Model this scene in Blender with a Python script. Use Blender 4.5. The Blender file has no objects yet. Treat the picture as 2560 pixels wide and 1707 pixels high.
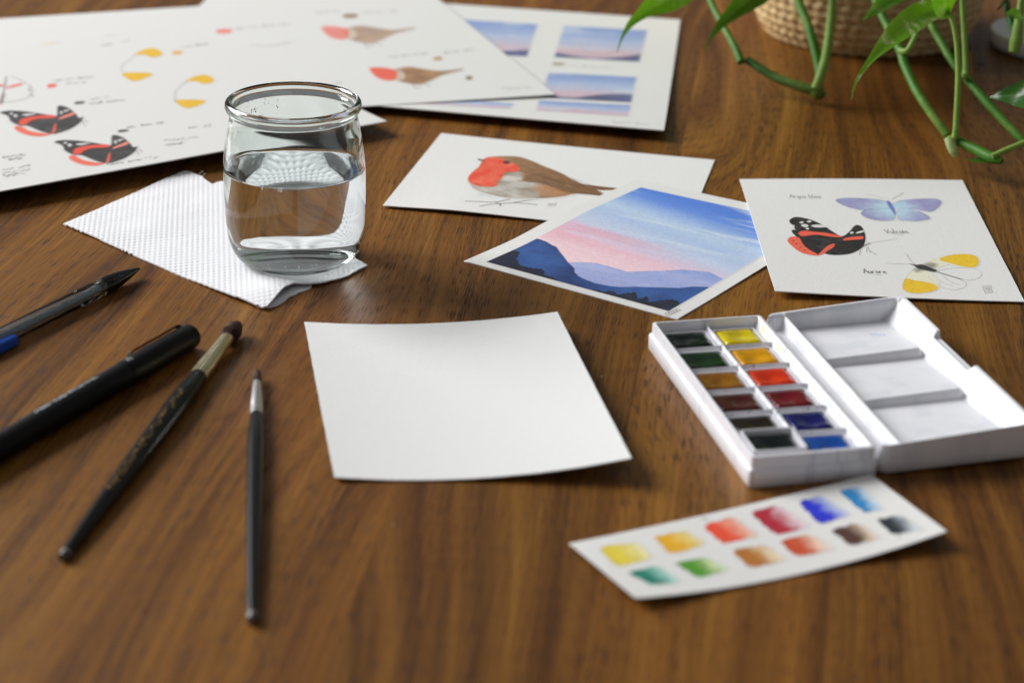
import bpy, bmesh, math, random
import numpy as np
from mathutils import Vector, Matrix

random.seed(7)
RNG = np.random.default_rng(11)
scene = bpy.context.scene
COL = scene.collection
R = math.radians

# ------------------------------------------------------------------ camera
F_PX, W_PX, H_PX = 5333.0, 2560.0, 1707.0      # photograph pixels
CAM_H, PITCH, ROLL = 0.352, R(22.9), R(1.3)
FWD = Vector((0, math.cos(PITCH), -math.sin(PITCH)))
_U = Vector((0, math.sin(PITCH), math.cos(PITCH)))
_X = Vector((1, 0, 0))
RIGHT = _X * math.cos(ROLL) + _U * math.sin(ROLL)
UP = _U * math.cos(ROLL) - _X * math.sin(ROLL)
cam_d = bpy.data.cameras.new("camera")
cam = bpy.data.objects.new("camera", cam_d)
COL.objects.link(cam)
M = Matrix.Identity(4)
for i in range(3):
    M[i][0], M[i][1], M[i][2] = RIGHT[i], UP[i], -FWD[i]
M[2][3] = CAM_H
cam.matrix_world = M
cam_d.sensor_fit = 'HORIZONTAL'
cam_d.sensor_width = 36.0
cam_d.lens = 36.0 * F_PX / W_PX
cam_d.clip_start, cam_d.clip_end = 0.02, 50
cam_d.dof.use_dof = True
cam_d.dof.focus_distance = 0.985
cam_d.dof.aperture_fstop = 7.8
cam_d.dof.aperture_blades = 7
scene.camera = cam

# ------------------------------------------------------------------ world and window light
world = bpy.data.worlds.new("World")
scene.world = world
world.use_nodes = True
bg = world.node_tree.nodes["Background"]
bg.inputs[0].default_value = (0.98, 0.985, 1.0, 1)
bg.inputs[1].default_value = 0.17

def window(center, target, w, h, watts, gap=0.07, colour=(1, 1, 1)):
    """Daylight through one window: 2 x 2 panes of area light with glazing bars between."""
    c, t = Vector(center), Vector(target)
    q = (t - c).to_track_quat('-Z', 'Y')
    for ix in (-1, 1):
        for iy in (-1, 1):
            l = bpy.data.lights.new("window_pane", 'AREA')
            l.shape = 'RECTANGLE'
            l.size, l.size_y = w / 2 - gap, h / 2 - gap
            l.energy = watts / 4
            l.color = colour
            o = bpy.data.objects.new("window_pane_light", l)
            COL.objects.link(o)
            o.location = c + q @ Vector((ix * w / 4, iy * h / 4, 0))
            o.rotation_mode = 'QUATERNION'
            o.rotation_quaternion = q
window((-2.85, 2.55, 1.92), (0, 0.95, 0.0), 2.4, 1.95, 240, gap=0.11, colour=(0.98, 0.99, 1.0))

scene.view_settings.view_transform = 'Standard'
scene.view_settings.look = 'None'
scene.view_settings.exposure = 0.0
scene.view_settings.gamma = 1.0
scene.view_settings.use_curve_mapping = False
scene.render.engine = 'CYCLES'
cy = scene.cycles
cy.use_denoising = True
cy.max_bounces = 16
cy.transmission_bounces = 14
cy.transparent_max_bounces = 12
cy.diffuse_bounces = 4
cy.glossy_bounces = 6
cy.blur_glossy = 0.4
cy.caustics_reflective = True
cy.caustics_refractive = True
cy.sample_clamp_indirect = 6.0

# ------------------------------------------------------------------ geometry helpers
def ray(px, py):
    return FWD + RIGHT * ((px - W_PX / 2) / F_PX) - UP * ((py - H_PX / 2) / F_PX)

def at(px, py, z=0.0):
    """World point at height z that the photograph shows at pixel (px, py)."""
    d = ray(px, py)
    t = (z - CAM_H) / d.z
    return Vector((0, 0, CAM_H)) + d * t

def at_y(px, py, y):
    d = ray(px, py)
    return Vector((0, 0, CAM_H)) + d * (y / d.y)

def zoom(x0, y0, k, pts):
    return [(x0 + k * x, y0 + k * y) for x, y in pts]

def lin(c):
    if isinstance(c, str):
        c = tuple(int(c[i:i + 2], 16) for i in (0, 2, 4))
    return tuple(((v / 255) / 12.92 if v / 255 <= 0.04045 else ((v / 255 + 0.055) / 1.055) ** 2.4) for v in c)

def tag(o, label, cat, group=None):
    o['label'] = label
    o['category'] = cat
    if group:
        o['group'] = group
    return o

def empty(name, loc):
    o = bpy.data.objects.new(name, None)
    o.empty_display_size = 0.01
    COL.objects.link(o)
    o.location = Vector(loc)
    return o

def mesh_obj(name, verts, faces, mat, parent=None, origin=None, smooth=True, colours=None, attr='paint'):
    """One mesh object from world-space vertices; origin is the parent's location or the thing's base."""
    v = np.asarray(verts, dtype=np.float64).reshape(-1, 3)
    if parent is not None:
        off = parent_world(parent)
    elif origin is not None:
        off = Vector(origin)
    else:
        off = Vector((0, 0, 0))
    v = v - np.array(off)
    me = bpy.data.meshes.new(name)
    if isinstance(faces, np.ndarray):
        nf, k = faces.shape
        me.vertices.add(len(v))
        me.vertices.foreach_set('co', v.astype(np.float32).ravel())
        me.loops.add(nf * k)
        me.loops.foreach_set('vertex_index', faces.astype(np.int32).ravel())
        me.polygons.add(nf)
        me.polygons.foreach_set('loop_start', np.arange(0, nf * k, k, dtype=np.int32))
        me.polygons.foreach_set('loop_total', np.full(nf, k, dtype=np.int32))
        me.update(calc_edges=True)
        me.validate()
    else:
        me.from_pydata([tuple(p) for p in v], [], [tuple(f) for f in faces])
        me.update()
    if colours is not None:
        a = me.color_attributes.new(attr, 'FLOAT_COLOR', 'POINT')
        a.data.foreach_set('color', np.asarray(colours, dtype=np.float32).ravel())
    if smooth:
        me.polygons.foreach_set('use_smooth', np.ones(len(me.polygons), dtype=bool))
    me.materials.append(mat)
    o = bpy.data.objects.new(name, me)
    COL.objects.link(o)
    if parent is not None:
        o.parent = parent
    else:
        o.location = off
    return o

def parent_world(p):
    l = Vector(p.location)
    while p.parent is not None:
        p = p.parent
        l = l + Vector(p.location)
    return l

def auto_smooth(o, deg=35):
    me = o.data
    me.set_sharp_from_angle(angle=R(deg))
    return o

def grid_faces(nu, nv, close_u=False):
    """quads of a vertex grid indexed [v * nu + u]"""
    u = np.arange(nu if close_u else nu - 1)
    v = np.arange(nv - 1)
    U, V = np.meshgrid(u, v)
    U2 = (U + 1) % nu
    return np.stack([V * nu + U, V * nu + U2, (V + 1) * nu + U2, (V + 1) * nu + U], -1).reshape(-1, 4)

def frame_from(p0, p1, up=(0, 0, 1)):
    x = (Vector(p1) - Vector(p0)).normalized()
    upv = Vector(up)
    y = upv.cross(x).normalized()
    z = x.cross(y)
    return x, y, z

def lathe(name, p0, axis, profile, mat, parent=None, n=48, origin=None, sharp=30, wobble=None, closed=True):
    """Surface of revolution; profile = [(distance along axis, radius)] in metres."""
    axis = Vector(axis).normalized()
    a = Vector((0, 0, 1)) if abs(axis.z) < 0.9 else Vector((1, 0, 0))
    y = a.cross(axis).normalized()
    z = axis.cross(y)
    p0 = Vector(p0)
    vs = []
    for (d, r) in profile:
        for i in range(n):
            t = 2 * math.pi * i / n
            rr = r * (wobble(t, d) if wobble else 1)
            vs.append(p0 + axis * d + y * (rr * math.cos(t)) + z * (rr * math.sin(t)))
    f = [list(q) for q in grid_faces(n, len(profile), True)]
    if closed:
        f.append(list(range(n))[::-1])
        b = (len(profile) - 1) * n
        f.append([b + i for i in range(n)])
    o = mesh_obj(name, [tuple(v) for v in vs], f, mat, parent, origin)
    bm = bmesh.new(); bm.from_mesh(o.data)
    bmesh.ops.recalc_face_normals(bm, faces=bm.faces)
    bm.to_mesh(o.data); bm.free()
    auto_smooth(o, sharp)
    return o

def catmull(pts, n=8, closed=False):
    P = [np.array(p, float) for p in pts]
    out = []
    m = len(P)
    rng = range(m) if closed else range(m - 1)
    for i in rng:
        if closed:
            p0, p1, p2, p3 = P[(i - 1) % m], P[i], P[(i + 1) % m], P[(i + 2) % m]
        else:
            p0, p1, p2, p3 = P[max(i - 1, 0)], P[i], P[i + 1], P[min(i + 2, m - 1)]
        for k in range(n):
            t = k / n
            out.append(0.5 * ((2 * p1) + (-p0 + p2) * t + (2 * p0 - 5 * p1 + 4 * p2 - p3) * t * t + (-p0 + 3 * p1 - 3 * p2 + p3) * t ** 3))
    if not closed:
        out.append(P[-1])
    return np.array(out)

def tube(name, pts, radii, mat, parent=None, origin=None, n=10, sub=8):
    c = catmull(pts, sub)
    r = np.interp(np.linspace(0, 1, len(c)), np.linspace(0, 1, len(radii)), radii)
    if name in ('stem', 'petiole'):
        r = r * 0.76 * (1 + 0.10 * (fbm(np.linspace(0, 5, len(c)), 3.3, 5) - 0.5) * 2)
    vs = []
    up = Vector((0.13, 0.2, 1)).normalized()
    for i, p in enumerate(c):
        t = Vector(c[min(i + 1, len(c) - 1)] - c[max(i - 1, 0)]).normalized()
        y = up.cross(t).normalized()
        z = t.cross(y)
        for k in range(n):
            a = 2 * math.pi * k / n
            vs.append(Vector(p) + y * (r[i] * math.cos(a)) + z * (r[i] * math.sin(a)))
    f = [list(q) for q in grid_faces(n, len(c), True)]
    f.append(list(range(n))[::-1])
    b = (len(c) - 1) * n
    f.append([b + i for i in range(n)])
    o = mesh_obj(name, [tuple(v) for v in vs], f, mat, parent, origin)
    auto_smooth(o, 60)
    return o

# ------------------------------------------------------------------ numpy value noise
_LAT = RNG.random((512, 512))
def vnoise(x, y, seed=0):
    x = np.asarray(x, float) + seed * 17.31
    y = np.asarray(y, float) + seed * 7.77
    xi, yi = np.floor(x).astype(int), np.floor(y).astype(int)
    fx, fy = x - xi, y - yi
    fx, fy = fx * fx * (3 - 2 * fx), fy * fy * (3 - 2 * fy)
    g = lambda a, b: _LAT[a % 512, b % 512]
    return (g(xi, yi) * (1 - fx) + g(xi + 1, yi) * fx) * (1 - fy) + (g(xi, yi + 1) * (1 - fx) + g(xi + 1, yi + 1) * fx) * fy

def fbm(x, y, seed=0, octv=4):
    s, a, tot = 0, 0.5, 0
    for k in range(octv):
        s = s + a * vnoise(np.asarray(x) * 2 ** k, np.asarray(y) * 2 ** k, seed + k * 3)
        tot += a
        a *= 0.5
    return s / tot

def smooth01(x):
    x = np.clip(x, 0, 1)
    return x * x * (3 - 2 * x)

# ------------------------------------------------------------------ materials
class NT:
    def __init__(self, name):
        self.mat = bpy.data.materials.new(name)
        self.mat.use_nodes = True
        self.nt = self.mat.node_tree
        self.nt.nodes.clear()
        self.out = self.nt.nodes.new('ShaderNodeOutputMaterial')
    def n(self, typ, ins=None, **props):
        nd = self.nt.nodes.new('ShaderNode' + typ)
        for k, v in props.items():
            setattr(nd, k, v)
        for k, v in (ins or {}).items():
            s = nd.inputs[k]
            if isinstance(v, bpy.types.NodeSocket):
                self.nt.links.new(v, s)
            else:
                if hasattr(s.default_value, '__len__') and not hasattr(v, '__len__'):
                    v = [v] * len(s.default_value)
                if hasattr(s.default_value, '__len__') and len(v) == 3 and len(s.default_value) == 4:
                    v = (*v, 1)
                s.default_value = v
        return nd
    def math(self, op, a, b=None, c=None, clamp=False):
        ins = {0: a}
        if b is not None: ins[1] = b
        if c is not None: ins[2] = c
        return self.n('Math', ins, operation=op, use_clamp=clamp).outputs[0]
    def mix(self, f, a, b, blend='MIX'):
        nd = self.n('Mix', data_type='RGBA', blend_type=blend)
        for idx, v in ((0, f), (6, a), (7, b)):
            s = nd.inputs[idx]
            if isinstance(v, bpy.types.NodeSocket):
                self.nt.links.new(v, s)
            else:
                s.default_value = (*v, 1) if hasattr(v, '__len__') and len(v) == 3 else v
        return nd.outputs[2]
    def ramp(self, f, stops, interp='LINEAR'):
        nd = self.n('ValToRGB', {0: f})
        cr = nd.color_ramp
        cr.interpolation = interp
        while len(cr.elements) > 1:
            cr.elements.remove(cr.elements[-1])
        for i, (p, c) in enumerate(stops):
            e = cr.elements[0] if i == 0 else cr.elements.new(p)
            e.position = p
            e.color = (*c, 1) if hasattr(c, '__len__') else (c, c, c, 1)
        return nd.outputs[0]
    def mapping(self, vec, scale=(1, 1, 1), loc=(0, 0, 0), rot=(0, 0, 0)):
        return self.n('Mapping', {'Vector': vec, 'Scale': scale, 'Location': loc, 'Rotation': rot}).outputs[0]
    def noise(self, vec, scale=1, detail=2, rough=0.5, dist=0.0):
        return self.n('TexNoise', {'Vector': vec, 'Scale': scale, 'Detail': detail, 'Roughness': rough, 'Distortion': dist}).outputs[0]
    def bump(self, h, strength=0.3, dist=0.001, normal=None):
        ins = {'Height': h, 'Strength': strength, 'Distance': dist}
        if normal is not None: ins['Normal'] = normal
        return self.n('Bump', ins).outputs[0]
    def principled(self, **kw):
        ins = {k.replace('_', ' '): v for k, v in kw.items()}
        b = self.n('BsdfPrincipled', ins)
        self.nt.links.new(b.outputs[0], self.out.inputs[0])
        return b

def simple(name, colour, rough=0.5, spec=0.5, metal=0.0, var=0.0, bump=0.0, bscale=2000, coat=0.0, rvar=0.16):
    m = NT(name)
    co = m.n('TexCoord').outputs['Object']
    c = lin(colour)
    base = c
    if var:
        nz = m.noise(co, 260, 4, 0.6)
        base = m.mix(nz, tuple(v * (1 - var) for v in c), tuple(min(1, v * (1 + var)) for v in c))
    rn = m.noise(co, 500, 3, 0.6)
    rg = m.math('MULTIPLY_ADD', rn, rvar, rough - rvar / 2, clamp=True)
    kw = dict(Base_Color=base, Roughness=rg, Metallic=metal, Specular_IOR_Level=spec, Coat_Weight=coat)
    if bump:
        kw['Normal'] = m.bump(m.noise(co, bscale, 3, 0.6), bump, 0.0004)
    m.principled(**kw)
    return m.mat

def paper_material(name, colour, rough=0.62, bump=0.35, bscale=900, spec=0.2):
    m = NT(name)
    co = m.n('TexCoord').outputs['Object']
    at_ = m.n('Attribute', attribute_name='paint')
    fib = m.noise(co, 300, 5, 0.6)
    c = lin(colour)
    paper = m.mix(fib, tuple(v * 0.965 for v in c), c)
    gr = m.noise(co, bscale, 4, 0.65)
    # pigment settles in the grain of the paper
    pig = m.mix(m.math('MULTIPLY', gr, 0.10), at_.outputs['Color'], (1, 1, 1), 'MIX')
    pig = m.mix(0.5, at_.outputs['Color'], pig)
    base = m.mix(at_.outputs['Alpha'], paper, pig)
    big = m.noise(co, bscale * 0.4, 3, 0.6)
    hgt = m.math('ADD', gr, m.math('MULTIPLY', big, 1.1))
    m.principled(Base_Color=base, Roughness=rough, Specular_IOR_Level=spec, Normal=m.bump(hgt, bump, 0.0003))
    return m.mat

def wood_material():
    m = NT('table_wood')
    co = m.n('TexCoord').outputs['Object']
    rnd = m.n('ObjectInfo').outputs['Random']
    off = m.n('CombineXYZ', {0: m.math('MULTIPLY', rnd, 9.0), 1: m.math('MULTIPLY', rnd, 47.0), 2: m.math('MULTIPLY', rnd, 13.0)}).outputs[0]
    p = m.n('VectorMath', {0: co, 1: off}, operation='ADD').outputs[0]
    # growth-ring figure: distance across the board warped by slow noise along it
    warp = m.noise(m.mapping(p, (7, 1.3, 1)), 1, 2, 0.5)
    sx = m.n('SeparateXYZ', {0: p})
    ring = m.math('ADD', m.math('MULTIPLY', sx.outputs[0], 85.0), m.math('MULTIPLY', warp, 17.0))
    rv = m.n('CombineXYZ', {0: ring, 1: m.math('MULTIPLY', sx.outputs[1], 1.2), 2: 0.0}).outputs[0]
    bands = m.noise(rv, 1.0, 5, 0.62)
    fine = m.noise(m.n('CombineXYZ', {0: m.math('MULTIPLY_ADD', sx.outputs[0], 620.0, m.math('MULTIPLY', ring, 2.0)), 1: m.math('MULTIPLY', sx.outputs[1], 9.0), 2: 2.0}).outputs[0], 1.0, 3, 0.6)
    cloud = m.noise(m.mapping(p, (16, 4, 1)), 1, 3, 0.5)
    base = m.ramp(bands, [(0.30, lin('3f220e')), (0.43, lin('68411d')), (0.54, lin('83592c')), (0.68, lin('a0733e'))])
    base = m.mix(0.5, base, m.ramp(fine, [(0.3, lin('4b2c14')), (0.5, lin('7c5229')), (0.68, lin('9a6f3d'))]))
    base = m.mix(m.math('MULTIPLY', m.ramp(cloud, [(0.42, 0.0), (0.7, 1.0)]), 0.4), base, lin('7a4826'))
    base = m.mix(1.0, base, m.n('ObjectInfo').outputs['Color'], 'MULTIPLY')
    base = m.mix(1.0, base, (1.03, 0.98, 0.6), 'MULTIPLY')
    # broad streaks a centimetre or two wide, pale olive to dark brown
    broad = m.noise(m.n('CombineXYZ', {0: m.math('MULTIPLY_ADD', sx.outputs[0], 48.0, m.math('MULTIPLY', warp, 9.0)), 1: m.math('MULTIPLY', sx.outputs[1], 1.1), 2: 8.0}).outputs[0], 1.0, 3, 0.55)
    base = m.mix(1.0, base, m.ramp(broad, [(0.3, (0.62, 0.58, 0.54)), (0.5, (0.98, 0.98, 0.96)), (0.7, (1.22, 1.25, 1.16))]), 'MULTIPLY')
    # open pores: short dark dashes along the grain, thicker in the early wood
    pv = m.n('CombineXYZ', {0: m.math('MULTIPLY_ADD', sx.outputs[0], 2000.0, m.math('MULTIPLY', warp, 230.0)), 1: m.math('MULTIPLY', sx.outputs[1], 75.0), 2: 0.0}).outputs[0]
    pn = m.noise(pv, 1.0, 2, 0.45)
    pth = m.math('ADD', pn, m.math('MULTIPLY_ADD', bands, -0.42, 0.21))
    pore = m.ramp(pth, [(0.56, 0.0), (0.66, 1.0)])
    base = m.mix(m.math('MULTIPLY', pore, 0.78), base, lin('2a1508'))
    scratch = m.noise(m.mapping(co, (160, 45, 1), rot=(0, 0, 0.9)), 1.0, 3, 0.6)
    rough = m.math('ADD', m.math('MULTIPLY_ADD', scratch, 0.16, 0.34), m.math('MULTIPLY', pore, 0.25))
    h = m.math('SUBTRACT', m.math('MULTIPLY', fine, 0.25), pore)
    hh = m.math('ADD', h, m.math('MULTIPLY', m.noise(co, 90, 2, 0.5), 0.5))
    m.principled(Base_Color=base, Roughness=rough, Specular_IOR_Level=0.23, Normal=m.bump(hh, 0.12, 0.0004))
    return m.mat

def glass_material(name, colour=(1, 1, 1), ior=1.5, rough=0.0):
    m = NT(name)
    co = m.n('TexCoord').outputs['Object']
    nz = m.noise(co, 45, 2, 0.5)
    g = m.n('BsdfGlass', {'Color': (*colour, 1), 'IOR': ior, 'Roughness': rough, 'Normal': m.bump(nz, 0.05, 0.001)})
    m.nt.links.new(g.outputs[0], m.out.inputs[0])
    return m.mat

M_WOOD = wood_material()
M_CARD = paper_material('watercolour_card', 'eceae6', bump=0.32)
M_SHEET = paper_material('study_paper', 'e9e7e3', rough=0.42, bump=0.12, bscale=700, spec=0.4)
M_BLANK = paper_material('blank_card', 'eeedea', bump=0.3, bscale=800)

# ------------------------------------------------------------------ table top: staves
GR = R(7)                               # the grain runs 7 degrees off the view axis
e_u = Vector((math.cos(GR), -math.sin(GR), 0))
e_v = Vector((math.sin(GR), math.cos(GR), 0))
slab_c = [e_u * a + e_v * b for a, b in ((-1.0, 0.25), (1.0, 0.25), (1.0, 2.1), (-1.0, 2.1))]
vs = [(*p.xy, -0.004) for p in slab_c] + [(*p.xy, -0.03) for p in slab_c]
table = mesh_obj('table_top', vs, [(0, 1, 2, 3), (7, 6, 5, 4), (4, 5, 1, 0), (5, 6, 2, 1), (6, 7, 3, 2), (7, 4, 0, 3)], simple('table_core', '3a2212', 0.7), smooth=False)
table['kind'] = 'structure'
SW = 0.0785
seam0 = -0.046
def stave_mesh():
    w, l, b, t = SW - 0.00003, 1.85, 0.00005, 0.0075
    x0, x1, y0, y1 = -w / 2, w / 2, 0, l
    v = [(x0, y0, -t), (x1, y0, -t), (x1, y1, -t), (x0, y1, -t),
         (x0, y0, -b), (x1, y0, -b), (x1, y1, -b), (x0, y1, -b),
         (x0 + b, y0 + b, 0), (x1 - b, y0 + b, 0), (x1 - b, y1 - b, 0), (x0 + b, y1 - b, 0)]
    f = [(3, 2, 1, 0), (0, 1, 5, 4), (1, 2, 6, 5), (2, 3, 7, 6), (3, 0, 4, 7), (4, 5, 9, 8), (5, 6, 10, 9), (6, 7, 11, 10), (7, 4, 8, 11), (8, 9, 10, 11)]
    me = bpy.data.meshes.new('stave')
    me.from_pydata(v, [], f)
    me.materials.append(M_WOOD)
    return me
_sm = stave_mesh()
STAVE_TONE = {-4: (0.92, 0.9, 0.9, 1), -3: (0.95, 0.94, 0.94, 1), -2: (0.97, 0.93, 0.9, 1), -1: (0.76, 0.74, 0.71, 1), 0: (1.06, 1.06, 0.98, 1), 1: (0.82, 0.78, 0.74, 1), 2: (0.82, 0.84, 0.88, 1), 3: (0.8, 0.82, 0.86, 1)}
for k in range(-11, 12):
    o = bpy.data.objects.new('stave', _sm)
    COL.objects.link(o)
    o.parent = table
    c = e_u * (seam0 + (k + 0.5) * SW) + e_v * 0.25
    o.location = (c.x, c.y, 0)
    o.rotation_euler = (0, 0, -GR)
    o.color = STAVE_TONE.get(k, tuple(random.uniform(0.8, 1.02) for _ in range(1)) * 3 + (1,))

# ------------------------------------------------------------------ cards and sheets that carry paint
class Card:
    def __init__(self, name, px, zf, mat, thick=0.00045, n=(40, 40), rough_edge=0.00012, label='', cat='card', group=None):
        """px = photograph corners (far left, far right, near right, near left); zf(s, t) = height, s left to right, t near to far"""
        self.zf, self.thick = zf, thick
        cs = ((0, 1), (1, 1), (1, 0), (0, 0))
        P = [at(p[0], p[1], float(zf(np.array(c[0], float), np.array(c[1], float)))) if len(p) == 2 else Vector((p[0], p[1], 0)) for p, c in zip(px, cs)]
        self.tl, self.tr, self.br, self.bl = [np.array((p.x, p.y)) for p in P]
        self.W = 1000 * 0.5 * (np.linalg.norm(self.tr - self.tl) + np.linalg.norm(self.br - self.bl))
        self.L = 1000 * 0.5 * (np.linalg.norm(self.tr - self.br) + np.linalg.norm(self.tl - self.bl))
        nu, nv = n
        s, t = np.meshgrid(np.linspace(0, 1, nu), np.linspace(0, 1, nv))
        s2, t2 = s.copy(), t.copy()
        # very slightly uneven hand-cut edges
        e = rough_edge * 1000
        s2[:, 0] += e * (fbm(t[:, 0] * 30, 1.3, 1) - 0.5) * 2 / self.W
        s2[:, -1] += e * (fbm(t[:, 0] * 30, 9.1, 2) - 0.5) * 2 / self.W
        t2[0, :] += e * (fbm(s[0] * 30, 4.2, 3) - 0.5) * 2 / self.L
        t2[-1, :] += e * (fbm(s[0] * 30, 6.7, 4) - 0.5) * 2 / self.L
        top = self.P(s2.ravel(), t2.ravel())
        bot = top.copy(); bot[:, 2] -= thick
        N = nu * nv
        F = grid_faces(nu, nv)
        Fb = F[:, ::-1] + N
        idx = np.arange(N).reshape(nv, nu)
        loop = np.concatenate([idx[0, :-1], idx[:-1, -1], idx[-1, :0:-1], idx[:0:-1, 0]])
        nx = np.roll(loop, -1)
        # separate ring of side vertices keeps the edges crisp
        ring_t, ring_b = top[loop], bot[loop]
        K = len(loop)
        a = 2 * N + np.arange(K); b = 2 * N + K + np.arange(K)
        S = np.stack([a, b, np.roll(b, -1), np.roll(a, -1)], -1)
        verts = np.concatenate([top, bot, ring_t, ring_b])
        cen = self.P(np.array([0.5]), np.array([0.5]))[0]
        self.obj = mesh_obj(name, verts, np.concatenate([F, Fb, S]), mat, origin=(cen[0], cen[1], 0))
        self.mat = mat
        tag(self.obj, label, cat, group)
        a_ = self.obj.data.color_attributes.new('paint', 'FLOAT_COLOR', 'POINT')
        a_.data.foreach_set('color', np.zeros(len(verts) * 4, dtype=np.float32))
    def XY(self, s, t):
        s, t = np.asarray(s)[..., None], np.asarray(t)[..., None]
        return (self.bl * (1 - s) + self.br * s) * (1 - t) + (self.tl * (1 - s) + self.tr * s) * t
    def P(self, s, t):
        xy = self.XY(s, t)
        return np.concatenate([xy, np.asarray(self.zf(s, t) * np.ones_like(s))[..., None]], -1)
    def loc(self, px, py):
        """millimetres on the card (right, up) of a photograph point"""
        s = t = 0.5
        for _ in range(7):
            z = float(self.zf(np.array(s), np.array(t)))
            q = np.array(at(px, py, z))[:2]
            for _ in range(4):
                f = self.XY(np.array(s), np.array(t)) - q
                ds = (self.br - self.bl) * (1 - t) + (self.tr - self.tl) * t
                dt = (self.tl - self.bl) * (1 - s) + (self.tr - self.br) * s
                d = np.linalg.solve(np.stack([ds, dt], 1), f)
                s, t = s - d[0], t - d[1]
        return (s * self.W, t * self.L)
    def locs(self, pts):
        return [self.loc(*p) for p in pts]

def seg_dist(X, Y, pts, closed):
    P = np.asarray(pts, float)
    A = P if closed else P[:-1]
    B = np.roll(P, -1, 0) if closed else P[1:]
    best = np.full(X.shape, 1e9)
    inside = np.zeros(X.shape, bool)
    for (ax, ay), (bx, by) in zip(A, B):
        dx, dy = bx - ax, by - ay
        L2 = dx * dx + dy * dy + 1e-12
        u = np.clip(((X - ax) * dx + (Y - ay) * dy) / L2, 0, 1)
        d = (X - ax - u * dx) ** 2 + (Y - ay - u * dy) ** 2
        best = np.minimum(best, d)
        if closed:
            c = ((ay > Y) != (by > Y)) & (X < (bx - ax) * (Y - ay) / (by - ay + 1e-12) + ax)
            inside ^= c
    best = np.sqrt(best)
    return np.where(inside, -best, best) if closed else best

class Paint:
    """A painted patch on a card, worked out in the card's own millimetres."""
    def __init__(self, card, box, res=0.3):
        self.c = card
        x0, y0, x1, y1 = box
        x0, y0 = max(x0, 0.3), max(y0, 0.3)
        x1, y1 = min(x1, card.W - 0.3), min(y1, card.L - 0.3)
        self.nx, self.ny = max(2, int((x1 - x0) / res) + 1), max(2, int((y1 - y0) / res) + 1)
        self.X, self.Y = np.meshgrid(np.linspace(x0, x1, self.nx), np.linspace(y0, y1, self.ny))
        self.rgb = np.zeros((self.ny, self.nx, 3))
        self.a = np.zeros((self.ny, self.nx))
    @staticmethod
    def around(card, pts, res=0.3, margin=2.0):
        P = np.array(pts)
        return Paint(card, (*(P.min(0) - margin), *(P.max(0) + margin)), res)
    def over(self, col, al, sl=None):
        sl = sl or (slice(None), slice(None))
        d, da = self.rgb[sl], self.a[sl]
        oa = al + da * (1 - al)
        self.rgb[sl] = np.where(oa[..., None] > 1e-6, (col * al[..., None] + d * (da * (1 - al))[..., None]) / np.maximum(oa, 1e-6)[..., None], d)
        self.a[sl] = oa
    def box(self, pts, m):
        P = np.asarray(pts)
        xs, ys = self.X[0], self.Y[:, 0]
        i0, i1 = np.searchsorted(xs, P[:, 0].min() - m), np.searchsorted(xs, P[:, 0].max() + m)
        j0, j1 = np.searchsorted(ys, P[:, 1].min() - m), np.searchsorted(ys, P[:, 1].max() + m)
        return (slice(j0, j1), slice(i0, i1))
    def poly(self, pts, col, soft=0.35, op=1.0, smooth=True, edge=0.0, mott=0.12, fn=None, afn=None, wob=0.0, seed=1, mscale=0.5, gran=0.09):
        """col = colour or fn(X, Y) -> rgb; edge darkens the dried rim of the wash"""
        P = catmull(pts, 6, True) if smooth else np.asarray(pts, float)
        m = soft * 2 + 0.5 + wob
        sl = self.box(P, m)
        X, Y = self.X[sl], self.Y[sl]
        if X.size == 0: return
        d = seg_dist(X, Y, P, True)
        if wob:
            d = d + wob * (fbm(X * 0.8, Y * 0.8, seed, 3) - 0.5) * 2
        al = smooth01(0.5 - d / (2 * soft)) * op
        c = np.asarray(fn(X, Y)) if fn else np.ones(X.shape + (3,)) * np.array(lin(col))
        n = fbm(X * mscale, Y * mscale, seed + 5, 4) - 0.5
        c = np.clip(c * (1 + mott * 2 * n)[..., None], 0, 1)
        c = np.clip(c * (1 + gran * 2 * (vnoise(X * 1.9, Y * 1.9, seed + 21) - 0.5) + gran * (vnoise(X * 4.3, Y * 4.3, seed + 22) - 0.5))[..., None], 0, 1)
        if edge:
            e = np.exp(-(d / (soft * 1.6)) ** 2)
            c = c * (1 - edge * e)[..., None]
        if afn is not None:
            al = al * afn(X, Y)
        self.over(c, al, sl)
    def stroke(self, pts, w, col, op=1.0, smooth=True, soft=0.12, taper=0.0):
        P = catmull(pts, 5) if smooth and len(pts) > 2 else np.asarray(pts, float)
        sl = self.box(P, w + 0.8)
        X, Y = self.X[sl], self.Y[sl]
        if X.size == 0: return
        d = seg_dist(X, Y, P, False)
        al = smooth01(0.5 - (d - w / 2) / (2 * soft)) * op
        self.over(np.ones(X.shape + (3,)) * np.array(lin(col)), al, sl)
    def build(self, name, lift=0.00006, label=None):
        # single quads of the patch that carry paint
        A = np.maximum.reduce([self.a[:-1, :-1], self.a[1:, :-1], self.a[:-1, 1:], self.a[1:, 1:]])
        keep = A > 0.015
        idx = np.arange(self.nx * self.ny).reshape(self.ny, self.nx)
        F = np.stack([idx[:-1, :-1], idx[:-1, 1:], idx[1:, 1:], idx[1:, :-1]], -1)[keep]
        used = np.unique(F)
        remap = np.full(self.nx * self.ny, -1); remap[used] = np.arange(len(used))
        s = (self.X.ravel()[used]) / self.c.W
        t = (self.Y.ravel()[used]) / self.c.L
        V = self.c.P(s, t); V[:, 2] += lift
        C = np.concatenate([self.rgb.reshape(-1, 3)[used], self.a.ravel()[used, None]], 1)
        o = mesh_obj(name, V, remap[F], self.c.mat, parent=self.c.obj, colours=C)
        if label: o['label'] = label
        if name in ('handwriting', 'paint_speck'): o['kind'] = 'stuff'
        return o

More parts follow.
